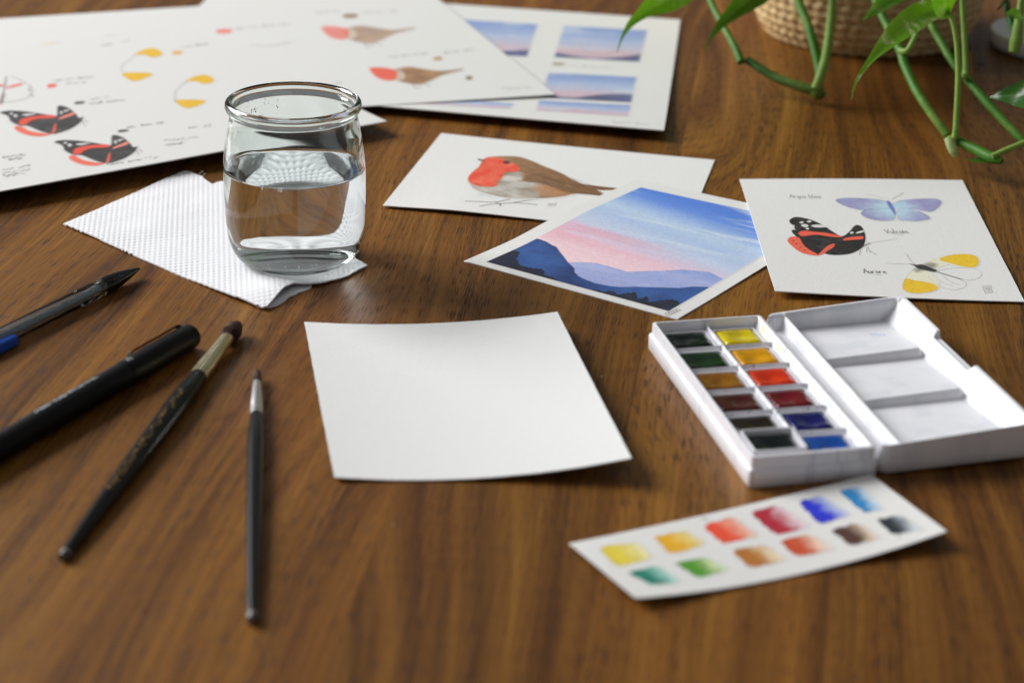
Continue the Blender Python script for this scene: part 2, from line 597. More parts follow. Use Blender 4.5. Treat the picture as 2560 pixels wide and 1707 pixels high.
# single-stroke handwriting
GLYPH = {
 'A': [[(0, 0), (.4, 1), (.75, 0)], [(.15, .38), (.65, .38)]], 'V': [[(0, .95), (.3, 0), (.7, 1)]],
 'a': [[(.5, .45), (.25, .5), (.05, .25), (.2, 0), (.45, .15), (.5, .45), (.52, .1), (.65, 0)]],
 'b': [[(.05, 1), (.05, 0), (.35, 0), (.45, .25), (.3, .45), (.08, .3)]], 'c': [[(.45, .4), (.2, .5), (.05, .22), (.2, 0), (.48, .06)]],
 'e': [[(.05, .22), (.42, .28), (.3, .5), (.08, .3), (.15, 0), (.48, .05)]], 'g': [[(.45, .45), (.15, .45), (.08, .15), (.35, .08), (.45, .45), (.42, -.3), (.1, -.35)]],
 'i': [[(.1, .48), (.1, .05), (.25, 0)], [(.1, .7), (.13, .73)]], 'l': [[(.1, 1), (.1, .08), (.28, 0)]],
 'n': [[(.05, .48), (.05, 0)], [(.06, .32), (.25, .5), (.38, .3), (.38, 0), (.52, .02)]], 'o': [[(.25, .5), (.05, .25), (.25, 0), (.45, .25), (.25, .5)]],
 'r': [[(.05, .48), (.05, 0)], [(.06, .3), (.2, .48), (.4, .45)]], 's': [[(.4, .45), (.15, .45), (.12, .28), (.38, .2), (.32, 0), (.05, .03)]],
 'u': [[(.05, .48), (.07, .1), (.25, 0), (.42, .2), (.44, .48), (.44, .05), (.55, 0)]], ' ': []}
def write(paint, text, origin, x_dir, size, w=0.3, col='4a4a4a', op=0.85, tall=1.9):
    """origin and x_dir in card millimetres; size = capital height"""
    xd = np.array(x_dir, float); xd /= np.linalg.norm(xd)
    yd = np.array((-xd[1], xd[0]))
    pen = np.array(origin, float)
    for ch in text:
        for st in GLYPH[ch]:
            P = [pen + xd * (p[0] * size) + yd * (p[1] * size * tall) for p in st]
            paint.stroke(P, w, col, op, smooth=ch not in 'AV')
        pen = pen + xd * size * (0.8 if ch in 'AV' else 0.36 if ch in 'il' else 0.45 if ch == ' ' else 0.6)

def quad(x0, y0, x1, y1):
    return [(x0, y0), (x1, y0), (x1, y1), (x0, y1)]

def scribble(paint, p0, p1, h, w=0.35, col='6d6a66', op=0.5, seed=0):
    """a line of far-off pencil handwriting, too small in the photograph to read"""
    rng = random.Random(seed)
    p0, p1 = np.array(p0), np.array(p1)
    L = np.linalg.norm(p1 - p0); xd = (p1 - p0) / L; yd = np.array((-xd[1], xd[0]))
    x = 0
    while x < L:
        wl = rng.uniform(2.5, 6) * h * 0.5
        pts, k = [], 0
        while k * h * 0.28 < wl and x + k * h * 0.28 < L:
            yy = (0.1 if k % 2 else 0.55) * h + rng.uniform(-.1, .1) * h + (0.45 * h if rng.random() < 0.15 else 0)
            pts.append(p0 + xd * (x + k * h * 0.28) + yd * yy); k += 1
        if len(pts) > 2: paint.stroke(pts, w, col, op)
        x += wl + h * 0.6

def mixc(a, b, f):
    a, b = np.array(lin(a)), np.array(lin(b))
    f = np.clip(f, 0, 1)[..., None]
    return a * (1 - f) + b * f

# ------------------------------------------------------------------ blank card
Card('blank_card', [(761, 804), (1393.5, 779), (1579, 1144), (836, 1192)],
     lambda s, t: 0.0005 + 0.0165 * (s - 0.27) ** 2 * (1 - 0.25 * t) + 0.0012 * (t - 0.4) ** 2, M_BLANK, 0.0005, (44, 44), 0.00018,
     label='blank white watercolour card, slightly curled, in the middle of the table', cat='card')

# ------------------------------------------------------------------ robin card
robin = Card('robin_card', [(1103, 333), (1787, 400), (1712.8, 583), (957, 513)],
             lambda s, t: 0.0006 + 0.0012 * (1 - t) ** 2 * smooth01(s / 0.25) * smooth01((0.75 - s) / 0.5) + 0.0010 * (1 - s) ** 3, M_CARD, 0.00045, (40, 30),
             label='white card painted with a red-breasted brown robin, under the sunset card', cat='painted card')
zr = lambda pts: robin.locs(zoom(900, 320, 0.38265, pts))
body = zr([(800, 215), (850, 190), (950, 185), (1040, 190), (1120, 215), (1200, 250), (1300, 290), (1380, 335), (1450, 365), (1520, 376), (1640, 390), (1700, 394), (1700, 403), (1600, 408), (1545, 407), (1600, 436), (1592, 446), (1480, 435), (1400, 432), (1340, 445), (1260, 455), (1150, 461), (1000, 460), (900, 445), (800, 420), (740, 390), (710, 350), (710, 320), (740, 285), (780, 250)])
pt = Paint.around(robin, body, 0.28)
bx = lambda X, lo, hi: (X - lo) / (hi - lo)
x_a, x_b = body[0][0], zr([(1600, 440)])[0][0]
pt.poly(body, None, 0.4, 1, fn=lambda X, Y: mixc('a07c56', '7a4c28', bx(X, x_a, x_b) * 1.1) * (0.62 + 0.85 * fbm(X * 0.2 + Y * 0.25, Y * 0.75 - X * 0.2, 4)[..., None]), edge=0.2, mott=0.3, mscale=0.9)
pt.poly(zr([(712, 352), (830, 385), (900, 375), (935, 315), (1040, 290), (1062, 335), (1040, 352), (1120, 352), (1200, 372), (1180, 420), (1150, 458), (1000, 458), (900, 443), (800, 418), (745, 392)]), None, 2.2, 0.95,
        fn=lambda X, Y: mixc('d8d2c8', 'a59b8e', smooth01((fbm(X * 0.1, Y * 0.14, 9) - 0.25) / 0.6)), mott=0.12, mscale=0.6)
pt.poly(zr([(1040, 400), (1120, 385), (1220, 400), (1330, 432), (1250, 452), (1120, 456), (1040, 440)]), '8e7a66', 2.6, 0.6, mott=0.35, mscale=0.9)
pt.poly(zr([(1160, 360), (1250, 380), (1340, 420), (1400, 430), (1340, 443), (1260, 453), (1180, 440), (1140, 400)]), 'c08a5c', 2.4, 0.7)
pt.poly(zr([(1060, 335), (1120, 300), (1220, 300), (1330, 335), (1430, 375), (1540, 402), (1590, 440), (1450, 425), (1340, 410), (1240, 380), (1150, 358), (1090, 352)]), '85603d', 0.6, 0.7, mott=0.3, mscale=0.9)
_rf = random.Random(3)
for _ in range(150):
    u = _rf.random(); x = 1010 + 560 * u
    mid = 250 + 150 * u; y = mid + _rf.uniform(-55, 75) * (1 - 0.75 * u)
    l = _rf.uniform(14, 42)
    pt.stroke(zr([(x, y), (x + l * 0.5, y + l * 0.16), (x + l, y + l * 0.36)]), _rf.uniform(0.25, 0.6), _rf.choice(('5a3c22', '6e4a2c', '9a7048', 'b58a5c', '4a3424')), _rf.uniform(0.2, 0.5), soft=0.25)
for _ in range(110):
    x = _rf.uniform(760, 1230); y = _rf.uniform(385, 452)
    l = _rf.uniform(10, 26)
    pt.stroke(zr([(x, y), (x + l, y + l * 0.12)]), _rf.uniform(0.25, 0.5), _rf.choice(('b4aa9c', '8f8678', 'e2ddd4', 'a5917a')), _rf.uniform(0.15, 0.4) * (1 if 390 + abs(x - 990) * 0.05 < y else 0.6), soft=0.25)
for a in ([(1100, 356), (1200, 362), (1300, 398), (1400, 424)], [(1200, 350), (1320, 385), (1450, 420), (1590, 442)], [(1180, 318), (1300, 345), (1420, 385), (1560, 412)], [(1120, 300), (1230, 330), (1330, 372)], [(1430, 372), (1560, 392), (1690, 399)]):
    pt.stroke(zr(a), 0.7, '3f2c1d', 0.75, soft=0.3)
pt.stroke(zr([(1090, 355), (1160, 352), (1240, 372)]), 1.0, '55504c', 0.6, soft=0.5)
pt.stroke(zr([(1000, 192), (1100, 210), (1200, 252), (1320, 300), (1420, 352)]), 0.6, 'a9743c', 0.7, soft=0.4)
pt.poly(zr([(798, 216), (830, 193), (900, 192), (950, 213), (1010, 233), (1047, 270), (1020, 286), (950, 290), (932, 320), (902, 350), (888, 378), (830, 386), (760, 377), (716, 356), (708, 325), (735, 290), (780, 252)]), None, 0.35, 1,
        fn=lambda X, Y: mixc('e9472a', 'f07a5a', fbm(X * 0.22, Y * 0.22, 31) * 1.8 - 0.55), mott=0.14, wob=0.35, edge=0.12)
pt.poly(zr([(735, 196), (770, 200), (815, 210), (812, 221), (780, 214)]), '4e4844', 0.2, 0.95, smooth=False)
pt.poly(zr([(935, 222), (960, 215), (985, 225), (965, 238), (942, 234)]), '3a2028', 0.3, 0.9)
for a in ([(690, 479), (790, 482), (880, 485), (960, 466), (990, 460)], [(780, 512), (850, 500), (915, 496), (1010, 489), (1080, 494), (1155, 502)], [(1005, 488), (1090, 474), (1185, 462)], [(912, 496), (916, 510)]):
    pass
pt.build('robin_painting')
P2 = zr(quad(680, 450, 1195, 520))
pt = Paint.around(robin, P2, 0.28)
for a in ([(690, 479), (790, 482), (880, 485), (960, 470), (985, 464)], [(780, 512), (850, 500), (915, 496), (1010, 489), (1080, 494), (1155, 502)], [(1005, 488), (1090, 474), (1185, 464)], [(880, 484), (915, 497), (916, 510)]):
    pt.stroke(zr(a), 0.7, '4a3a28', 0.9, soft=0.25)
pt.build('twig_painting', 0.00005)
sg = zr([(1225, 515), (1235, 490), (1295, 488), (1285, 512)])
pt = Paint.around(robin, sg, 0.28)
for a in ([(1228, 512), (1238, 492), (1246, 510), (1250, 492)], [(1258, 510), (1264, 494), (1274, 508), (1282, 490)]):
    pt.stroke(zr(a), 0.3, '6a6a6a', 0.7)
pt.build('signature')

# ------------------------------------------------------------------ sunset card
sunset = Card('sunset_card', [(1593, 449), (2096, 555.6), (1692, 798), (1160, 652)],
              lambda s, t: 0.0005 + 0.0036 * smooth01((t - 0.18) / 0.5) * (1 - 0.85 * s), M_CARD, 0.00045, (44, 48),
              label='card painted with a blue and pink sunset over dark mountains, white border', cat='painted card')
zs = lambda pts: sunset.locs(zoom(1140, 440, 0.34864, pts))
bw = 0.0
inner = zs([(232, 602), (1335, 85)])
bl_, tl_ = np.array(inner[0]), np.array(inner[1])
br_ = np.array(zs([(1500, 985)])[0])
m_l, m_b, m_r, m_t = 0.5 * (bl_[0] + tl_[0]), 0.5 * (bl_[1] + br_[1]), br_[0], tl_[1]
frame = [(m_l, m_b), (m_r, m_b), (m_r, m_t), (m_l, m_t)]
pt = Paint(sunset, (m_l - 1, m_b - 1, m_r + 1, m_t + 1), 0.42)
HH = m_t - m_b
def sky(X, Y):
    v = (Y - m_b) / HH
    tilt = v + 0.0016 * (X - m_l) + 0.05 * (fbm(X * 0.02, Y * 0.05, 2, 3) - 0.5)
    st = [(0.30, 'f1cfd4'), (0.42, 'ecc6d2'), (0.50, 'd9c8dc'), (0.58, 'c6d2e8'), (0.68, 'b4c8e8'), (0.78, 'bfd4ec'), (0.86, '98b6e8'), (0.93, '6a94e2'), (1.0, '5585dc')]
    q = np.array([lin(c) for _, c in st]); xs = [a for a, _ in st]
    c = np.stack([np.interp(tilt, xs, q[:, i]) for i in range(3)], -1)
    band = fbm(X * 0.018, Y * 0.16, 14, 3)
    c = c * 1.0
    wht = smooth01((band - 0.56) / 0.2) * smooth01((v - 0.42) / 0.2) * 0.65
    c = c * (1 - wht[..., None]) + np.array(lin('d8e4ef')) * wht[..., None]
    pk = smooth01((fbm(X * 0.014, Y * 0.12, 40, 3) - 0.5) / 0.22) * smooth01((0.68 - v) / 0.12) * smooth01((v - 0.3) / 0.1) * smooth01((90 - X) / 70) * 0.55
    c = c * (1 - pk[..., None]) + np.array(lin('eba0ae')) * pk[..., None]
    return c
pt.poly(frame, None, 0.25, 1, smooth=False, fn=sky, mott=0.05, wob=0.12)
clip = lambda X, Y: ((X > m_l) & (X < m_r) & (Y > m_b) & (Y < m_t)).astype(float)
far_h = zs([(805, 622), (900, 618), (1000, 625), (1100, 650), (1230, 688), (1350, 683), (1500, 680), (1620, 672), (1720, 680), (1820, 690), (1905, 735), (1960, 760), (1850, 850), (1500, 850), (1200, 830), (900, 760)])
pt.poly(far_h, None, 0.22, 0.97, smooth=False, fn=lambda X, Y: mixc('8fa3da', 'b0b6de', fbm(X * 0.03, Y * 0.08, 6) * 2.0 - 0.5), mott=0.1, edge=0.2, afn=clip)
near_h = zs([(150, 640), (380, 520), (545, 440), (600, 455), (645, 470), (690, 497), (722, 510), (745, 545), (775, 580), (800, 615), (825, 640), (850, 665), (850, 690), (880, 720), (925, 742), (1000, 770), (1100, 790), (1180, 797), (1300, 795), (1500, 801), (1600, 803), (1700, 793), (1830, 797), (1600, 1060), (1300, 1000), (700, 790)])
pt.poly(near_h, None, 0.2, 1, smooth=False, fn=lambda X, Y: mixc('17346f', '2f5a9e', fbm(X * 0.05, Y * 0.05, 21) * 2.4 - 0.75), mott=0.16, edge=0.2, afn=clip)
def firs(base, seed, amp):
    rng = random.Random(seed)
    out = []
    for (x0, y0), (x1, y1) in zip(base[:-1], base[1:]):
        n = max(2, int(math.hypot(x1 - x0, y1 - y0) / 16))
        for i in range(n):
            f = i / n
            out.append((x0 + (x1 - x0) * f + rng.uniform(-4, 10), y0 + (y1 - y0) * f - (amp * rng.random() if i % 2 else 0)))
    return out + [base[-1]]
tl1 = firs([(330, 545), (380, 525), (460, 548), (425, 598), (455, 640), (550, 668), (620, 675), (635, 712), (700, 735), (750, 762)], 3, 16)
pt.poly(zs(tl1 + [(700, 800), (232, 660), (180, 610)]), '0a1030', 0.15, 1, smooth=False, mott=0.2, afn=clip)
tr1 = firs([(930, 815), (1040, 832), (1130, 826), (1150, 850), (1290, 842), (1300, 882), (1370, 872), (1385, 905), (1500, 890), (1580, 892), (1600, 925)], 5, 14)
pt.poly(zs(tr1 + [(1560, 1080), (1200, 980), (930, 870)]), None, 0.15, 1, smooth=False, fn=lambda X, Y: mixc('080b1c', '18244a', fbm(X * 0.2, Y * 0.3, 8) * 2.2 - 0.9), mott=0.2, afn=clip)
pt.build('sunset_painting')
sgp = zs([(1500, 1000), (1520, 985), (1610, 955), (1590, 985), (1510, 1003)])
def signature(card, corners, col='4a4a4a', w=0.3):
    """small boxed monogram: corners = four photograph points, clockwise from top left"""
    q = [np.array(p) for p in card.locs(corners)]
    pt = Paint.around(card, q, 0.22, 1.0)
    pt.stroke(q + [q[0]], w, col, 0.8, smooth=False)
    L_ = lambda u, v: (q[3] * (1 - u) + q[2] * u) * (1 - v) + (q[0] * (1 - u) + q[1] * u) * v
    for st in ([(.3, .82), (.14, .7), (.3, .55), (.12, .4)], [(.38, .3), (.38, .8), (.6, .35), (.6, .85)], [(.7, .8), (.85, .3)], [(.86, .8), (.7, .25)], [(.2, .2), (.35, .1), (.8, .18)]):
        pt.stroke([L_(*p) for p in st], w * 0.9, col, 0.8, smooth=False)
    pt.build('signature')
signature(sunset, zoom(1140, 440, 0.34864, [(1497, 985), (1590, 952), (1612, 962), (1520, 1003)]))

# ------------------------------------------------------------------ butterfly card
bfly = Card('butterfly_card', [(1849, 447.7), (2406, 450.5), (2562, 754), (1938, 727)],
            lambda s, t: 0.0012 + 0.0022 * (1 - s) ** 2 + 0.0010 * np.sin(np.pi * np.clip(s, 0, 1)) * t * t, M_CARD, 0.0005, (44, 44), 0.00016,
            label='card painted with blue, red-and-black and yellow-tipped butterflies with handwritten names', cat='painted card')
ZB = lambda pts: zoom(1820, 420, 0.31463, pts)
zb = lambda pts: bfly.locs(ZB(pts))
# blue butterfly
wings = [[(858, 262), (880, 245), (960, 239), (1060, 242), (1160, 248), (1245, 262), (1292, 285), (1312, 322), (1240, 330), (1150, 335), (1060, 335), (980, 318), (910, 292)],
         [(1058, 364), (1085, 338), (1150, 325), (1240, 325), (1305, 330), (1335, 380), (1315, 412), (1240, 419), (1160, 413), (1090, 393)],
         [(1300, 292), (1360, 262), (1460, 250), (1560, 245), (1650, 247), (1692, 268), (1680, 300), (1632, 340), (1590, 347), (1480, 330), (1380, 322), (1320, 327)],
         [(1348, 330), (1430, 320), (1510, 345), (1570, 372), (1602, 398), (1580, 411), (1500, 424), (1420, 419), (1360, 413), (1343, 380)]]
cpt = np.array(zb([(1312, 325)])[0])
allp = [p for w_ in wings for p in zb(w_)] + zb([(1085, 200), (1395, 195)])
pt = Paint.around(bfly, allp, 0.26)
def blue(X, Y):
    d = np.hypot((X - cpt[0]) / 1.0, (Y - cpt[1]) * 0.75) / 24
    return mixc('bcdcea', '9792c2', smooth01((d - 0.05) / 0.75) + 0.5 * (fbm(X * 0.25, Y * 0.25, 17) - 0.5))
for i, w_ in enumerate(wings):
    pt.poly(zb(w_), None, 0.3, 0.93, fn=blue, mott=0.10, edge=0.22, seed=3 + i)
    pt.stroke(zb([w_[0], w_[-1], w_[-2]]) if i == 0 else zb(w_[:3]) if i == 1 else zb(w_[4:9]) if i == 2 else zb(w_[2:6]), 0.5, '5d5c9c', 0.7, soft=0.3)
    out = np.array(zb(w_)); cc = out.mean(0)
    pt.stroke([tuple(cc + (p - cc) * 1.09) for p in out] if i in (1, 3) else [tuple(cc + (p - cc) * 1.05) for p in out], 0.16, '9a98a8', 0.5)
pt.poly(zb([(1262, 262), (1285, 268), (1310, 300), (1335, 355), (1328, 377), (1305, 345), (1272, 300)]), '5f6cb8', 0.5, 0.9, mott=0.2)
pt.stroke(zb([(1272, 250), (1180, 225), (1088, 204)]), 0.22, '8d8d95', 0.6)
pt.stroke(zb([(1302, 250), (1350, 222), (1392, 198)]), 0.3, '7f7a88', 0.75)
pt.build('blue_butterfly')
# red admiral
black = [(488, 415), (530, 391), (600, 397), (680, 420), (760, 458), (830, 505), (903, 542), (960, 510), (1000, 465), (1035, 454), (1070, 478), (1093, 540), (1086, 600), (1060, 640), (980, 680), (880, 693), (800, 689), (760, 680), (710, 692), (640, 670), (600, 625), (575, 580), (540, 545), (505, 505), (528, 478), (515, 455), (495, 440)]
pt = Paint.around(bfly, zb(black + [(470, 560), (1350, 560), (1180, 700)]), 0.26)
pt.poly(zb([(473, 575), (500, 548), (560, 556), (600, 615), (650, 655), (720, 692), (690, 697), (640, 688), (600, 680), (560, 660), (535, 640), (510, 622), (485, 598)]), 'f0674c', 0.25, 1, mott=0.1, edge=0.12)
pt.poly(zb(black), None, 0.25, 1, fn=lambda X, Y: mixc('15120f', '3a3634', fbm(X * 0.3, Y * 0.3, 12) * 2.2 - 1.0), mott=0.2)
pt.poly(zb([(498, 548), (560, 552), (600, 612), (650, 652), (712, 690), (640, 690), (560, 660), (510, 622), (480, 590), (474, 570)]), 'f0674c', 0.25, 1, mott=0.1)
RED = 'f15f45'
pt.poly(zb([(560, 517), (600, 500), (700, 509), (800, 520), (905, 545), (880, 552), (800, 545), (700, 531), (620, 540), (580, 541)]), RED, 0.22, 1, mott=0.08)
pt.poly(zb([(913, 574), (930, 558), (1000, 548), (1068, 543), (1070, 566), (1000, 571), (940, 577)]), RED, 0.22, 1, mott=0.08)
pt.poly(zb([(716, 692), (755, 652), (795, 618), (842, 602), (842, 626), (795, 657), (755, 686)]), RED, 0.22, 1, mott=0.08)
WHT = 'e6e4e0'
for e in ([(580, 458), (600, 447), (632, 452), (636, 466), (612, 472)], [(566, 433), (590, 425), (602, 434), (582, 442)], [(625, 425), (650, 418), (664, 427), (640, 434)], [(660, 460), (700, 451), (770, 456), (800, 468), (740, 474), (690, 472)], [(615, 482), (635, 476), (645, 486), (628, 490)], [(968, 518), (985, 506), (998, 512), (985, 524)], [(1015, 518), (1045, 503), (1080, 498), (1078, 508), (1040, 520)], [(510, 462), (522, 455), (530, 463), (518, 470)], [(515, 490), (528, 484), (535, 492)]):
    pt.poly(zb(e), WHT, 0.2, 0.95, mott=0.02)
for x, y in ((520, 580), (545, 605), (575, 632), (610, 655)):
    pt.poly(zb([(x - 5, y - 4), (x + 5, y - 4), (x + 5, y + 4), (x - 5, y + 4)]), '3a1a15', 0.2, 0.8)
pt.stroke(zb([(570, 550), (680, 562), (840, 585)]), 0.22, '8a8784', 0.5)
pt.stroke(zb([(740, 690), (830, 620), (920, 545)]), 0.25, '6a6460', 0.5)
pt.stroke(zb([(1060, 630), (1095, 612), (1125, 600)]), 0.9, '5a4a3a', 0.9, soft=0.25)
pt.stroke(zb([(1100, 598), (1220, 582), (1348, 561)]), 0.2, '77726c', 0.8)
for a in ([(1052, 650), (1045, 692)], [(1100, 632), (1104, 668)], [(1110, 628), (1132, 672)], [(1118, 652), (1180, 694)]):
    pt.stroke(zb(a), 0.25, '3a3530', 0.8)
pt.build('red_admiral_butterfly')
# orange tip
low = [(1485, 800), (1560, 815), (1620, 840), (1672, 905), (1668, 958), (1620, 982), (1520, 996), (1440, 990), (1395, 965), (1389, 925), (1415, 870), (1450, 828)]
upw = [(1560, 772), (1650, 722), (1760, 693), (1880, 684), (1960, 695), (1994, 732), (1985, 772), (1945, 792), (1860, 785), (1740, 768), (1640, 800)]
pt = Paint.around(bfly, zb(low + upw + [(1262, 755), (1415, 680), (2015, 840), (1900, 900)]), 0.26)
pt.poly(zb(low), 'efe9b8', 0.5, 0.55, mott=0.05)
pt.poly(zb(upw), 'efe9b0', 0.5, 0.5, mott=0.05)
pt.poly(zb([(1412, 878), (1480, 893), (1560, 905), (1630, 922), (1669, 955), (1620, 982), (1520, 996), (1440, 990), (1395, 966), (1390, 928)]), 'f0c524', 0.6, 1, mott=0.08, edge=0.1)
pt.poly(zb([(1680, 728), (1760, 694), (1880, 685), (1960, 697), (1993, 735), (1982, 775), (1940, 791), (1860, 782), (1770, 758)]), 'f0c524', 0.6, 1, mott=0.08, edge=0.1)
pt.poly(zb([(1545, 770), (1600, 752), (1660, 765), (1640, 800), (1600, 815), (1550, 818), (1500, 830), (1480, 805)]), '6a6662', 2.0, 0.75, mott=0.25)
pt.poly(zb([(1438, 760), (1490, 769), (1545, 768), (1620, 797), (1660, 812), (1640, 828), (1560, 812), (1510, 800), (1480, 780)]), '1c1815', 0.5, 0.95)
pt.stroke(zb([(1600, 805), (1700, 838), (1800, 868), (1860, 887)]), 0.9, '26221e', 0.9, soft=0.3)
for a in (low[8:] + [low[0]], [upw[0], upw[1], upw[2]], upw[3:7], [(1640, 822), (1780, 796), (1950, 796), (2012, 835), (1985, 877), (1900, 891), (1860, 887)], [(1590, 858), (1660, 930), (1780, 966), (1870, 950), (1892, 915), (1850, 890)], [(1620, 855), (1700, 905), (1780, 935)], [(1700, 850), (1760, 900), (1850, 930)], low[3:8]):
    pt.stroke(zb(a), 0.2, '8a8784', 0.6)
pt.stroke(zb([(1490, 770), (1450, 735), (1418, 684)]), 0.25, '55504c', 0.8)
pt.stroke(zb([(1455, 765), (1360, 762), (1262, 757)]), 0.22, '7a7672', 0.7)
pt.stroke(zb([(1450, 916), (1476, 918)]), 0.35, '4a3a10', 0.8)
pt.stroke(zb([(1765, 722), (1775, 726)]), 0.35, '4a3a10', 0.8)
pt.build('yellow_tipped_butterfly')
for txt, p0, p1, hgt, col, op in (('Argus bleu', (492, 238), (740, 238), 3.6, '6a665c', 0.8), ('Vulcain', (1258, 520), (1440, 518), 3.9, '55514a', 0.9), ('Aurore', (1082, 836), (1265, 838), 4.0, '2a2723', 1.0)):
    a, b = np.array(zb([p0])[0]), np.array(zb([p1])[0])
    units = sum(0.8 if c in 'AV' else 0.36 if c in 'il' else 0.45 if c == ' ' else 0.6 for c in txt)
    size = np.linalg.norm(b - a) / units
    pt = Paint.around(bfly, [a, b], 0.22, size * 2.1)
    write(pt, txt, a, b - a, size, 0.42, col, op)
    if txt != 'Argus bleu':
        u = (b - a) / np.linalg.norm(b - a); v = np.array((-u[1], u[0]))
        pt.stroke([a + u * size * 1.6 - v * size * 0.7, a + u * size * 2.6 - v * size * 0.7], 0.2, col, op * 0.7)
    pt.build('handwriting')
signature(bfly, ZB([(2022, 940), (2085, 932), (2100, 990), (2042, 995)]), '77736e', 0.26)

# ------------------------------------------------------------------ swatch card
swatch = Card('swatch_card', [(1424, 1357), (2176, 1184), (2367, 1327), (1591, 1494)],
              lambda s, t: 0.0006 + 0.017 * (s - 0.45) ** 2 * (1 - 0.75 * t) + 0.0004 * t, M_CARD, 0.0005, (50, 24), 0.00015,
              label='narrow curled card with twelve watercolour swatches in two rows', cat='swatch card')
ZW = lambda pts: zoom(1400, 1160, 0.43367, pts)
zw = lambda pts: swatch.locs(ZW(pts))
SWS = [([(235, 480), (460, 455), (525, 540), (330, 585)], 'e6cf3a', 'f0e7a2', 'lemon yellow'), ([(552, 420), (730, 385), (835, 455), (640, 512)], 'eeb10f', 'efd77c', 'warm yellow'),
       ([(833, 355), (1000, 308), (1140, 405), (940, 452)], 'ee4a22', 'f6b89c', 'orange red'), ([(1105, 280), (1260, 243), (1442, 352), (1250, 402)], 'b5102c', 'eccdd4', 'crimson'),
       ([(1383, 220), (1500, 186), (1672, 282), (1500, 338)], '1526cf', 'b8c6ea', 'ultramarine'), ([(1618, 160), (1740, 132), (1862, 255), (1750, 273)], '0f84c4', 'cfe2ea', 'sky blue'),
       ([(398, 625), (560, 588), (692, 672), (530, 692)], '008068', 'a9ded0', 'blue green'), ([(668, 570), (830, 542), (982, 602), (800, 647)], '4f9a14', 'd2e2a4', 'leaf green'),
       ([(998, 500), (1180, 468), (1312, 545), (1100, 592)], 'b9711a', 'f0dcb4', 'ochre'), ([(1272, 445), (1430, 408), (1592, 482), (1370, 528)], 'cf4c17', 'f6d9bf', 'burnt orange'),
       ([(1573, 380), (1720, 343), (1852, 422), (1680, 463)], '4f271b', 'e6cbb0', 'dark brown'), ([(1828, 320), (1960, 298), (2095, 372), (1920, 398)], '101c28', 'c3ccd2', 'blue black')]
for i, (q, c0, c1, nm) in enumerate(SWS):
    P = [np.array(p) for p in zw(q)]
    pt = Paint.around(swatch, P, 0.3, 1.5)
    lo, hi = 0.5 * (P[0] + P[3]), 0.5 * (P[1] + P[2])
    ax = hi - lo; LL = np.linalg.norm(ax); ax = ax / LL
    def fn(X, Y, lo=lo, ax=ax, LL=LL, c0=c0, c1=c1, i=i):
        u = ((X - lo[0]) * ax[0] + (Y - lo[1]) * ax[1]) / LL + 0.45 * (fbm(X * 0.3, Y * 0.3, 50 + i) - 0.5)
        return mixc(c0, c1, smooth01((u - 0.3) / 0.7) * 0.9)
    def af(X, Y, lo=lo, ax=ax, LL=LL):
        u = ((X - lo[0]) * ax[0] + (Y - lo[1]) * ax[1]) / LL
        return 1 - 0.7 * smooth01((u - 0.75) / 0.4)
    inset = [P[0], 0.5 * (P[0] + P[1]), P[1], 0.5 * (P[1] + P[2]), P[2], 0.5 * (P[2] + P[3]), P[3], 0.5 * (P[0] + P[3])]
    cen = sum(P) / 4
    inset = [cen + (p - cen) * (1.0 if k % 2 == 0 else 1.1) for k, p in enumerate(inset)]
    pt.poly(inset, None, 0.3, 1, fn=fn, afn=af, wob=0.9, mott=0.2, edge=0.28, seed=60 + i, mscale=0.7)
    pt.build('paint_swatch', label=nm + ' paint swatch')
pt = Paint.around(swatch, zw([(800, 300), (860, 330)]), 0.3, 1)
for a in ([(815, 315), (835, 318)], [(828, 305), (845, 325)], [(840, 310), (850, 312)]):
    pt.stroke(zw(a), 0.35, '4a5062', 0.7, smooth=False)
pt.build('paint_speck')
pt = Paint.around(swatch, zw([(1860, 390), (1970, 440)]), 0.3, 1)
for a in ([(1872, 424), (1888, 430)], [(1935, 400), (1960, 404)], [(1950, 404), (1955, 425)]):
    pt.stroke(zw(a), 0.4, '2a3038', 0.7, smooth=False)
pt.build('paint_speck')

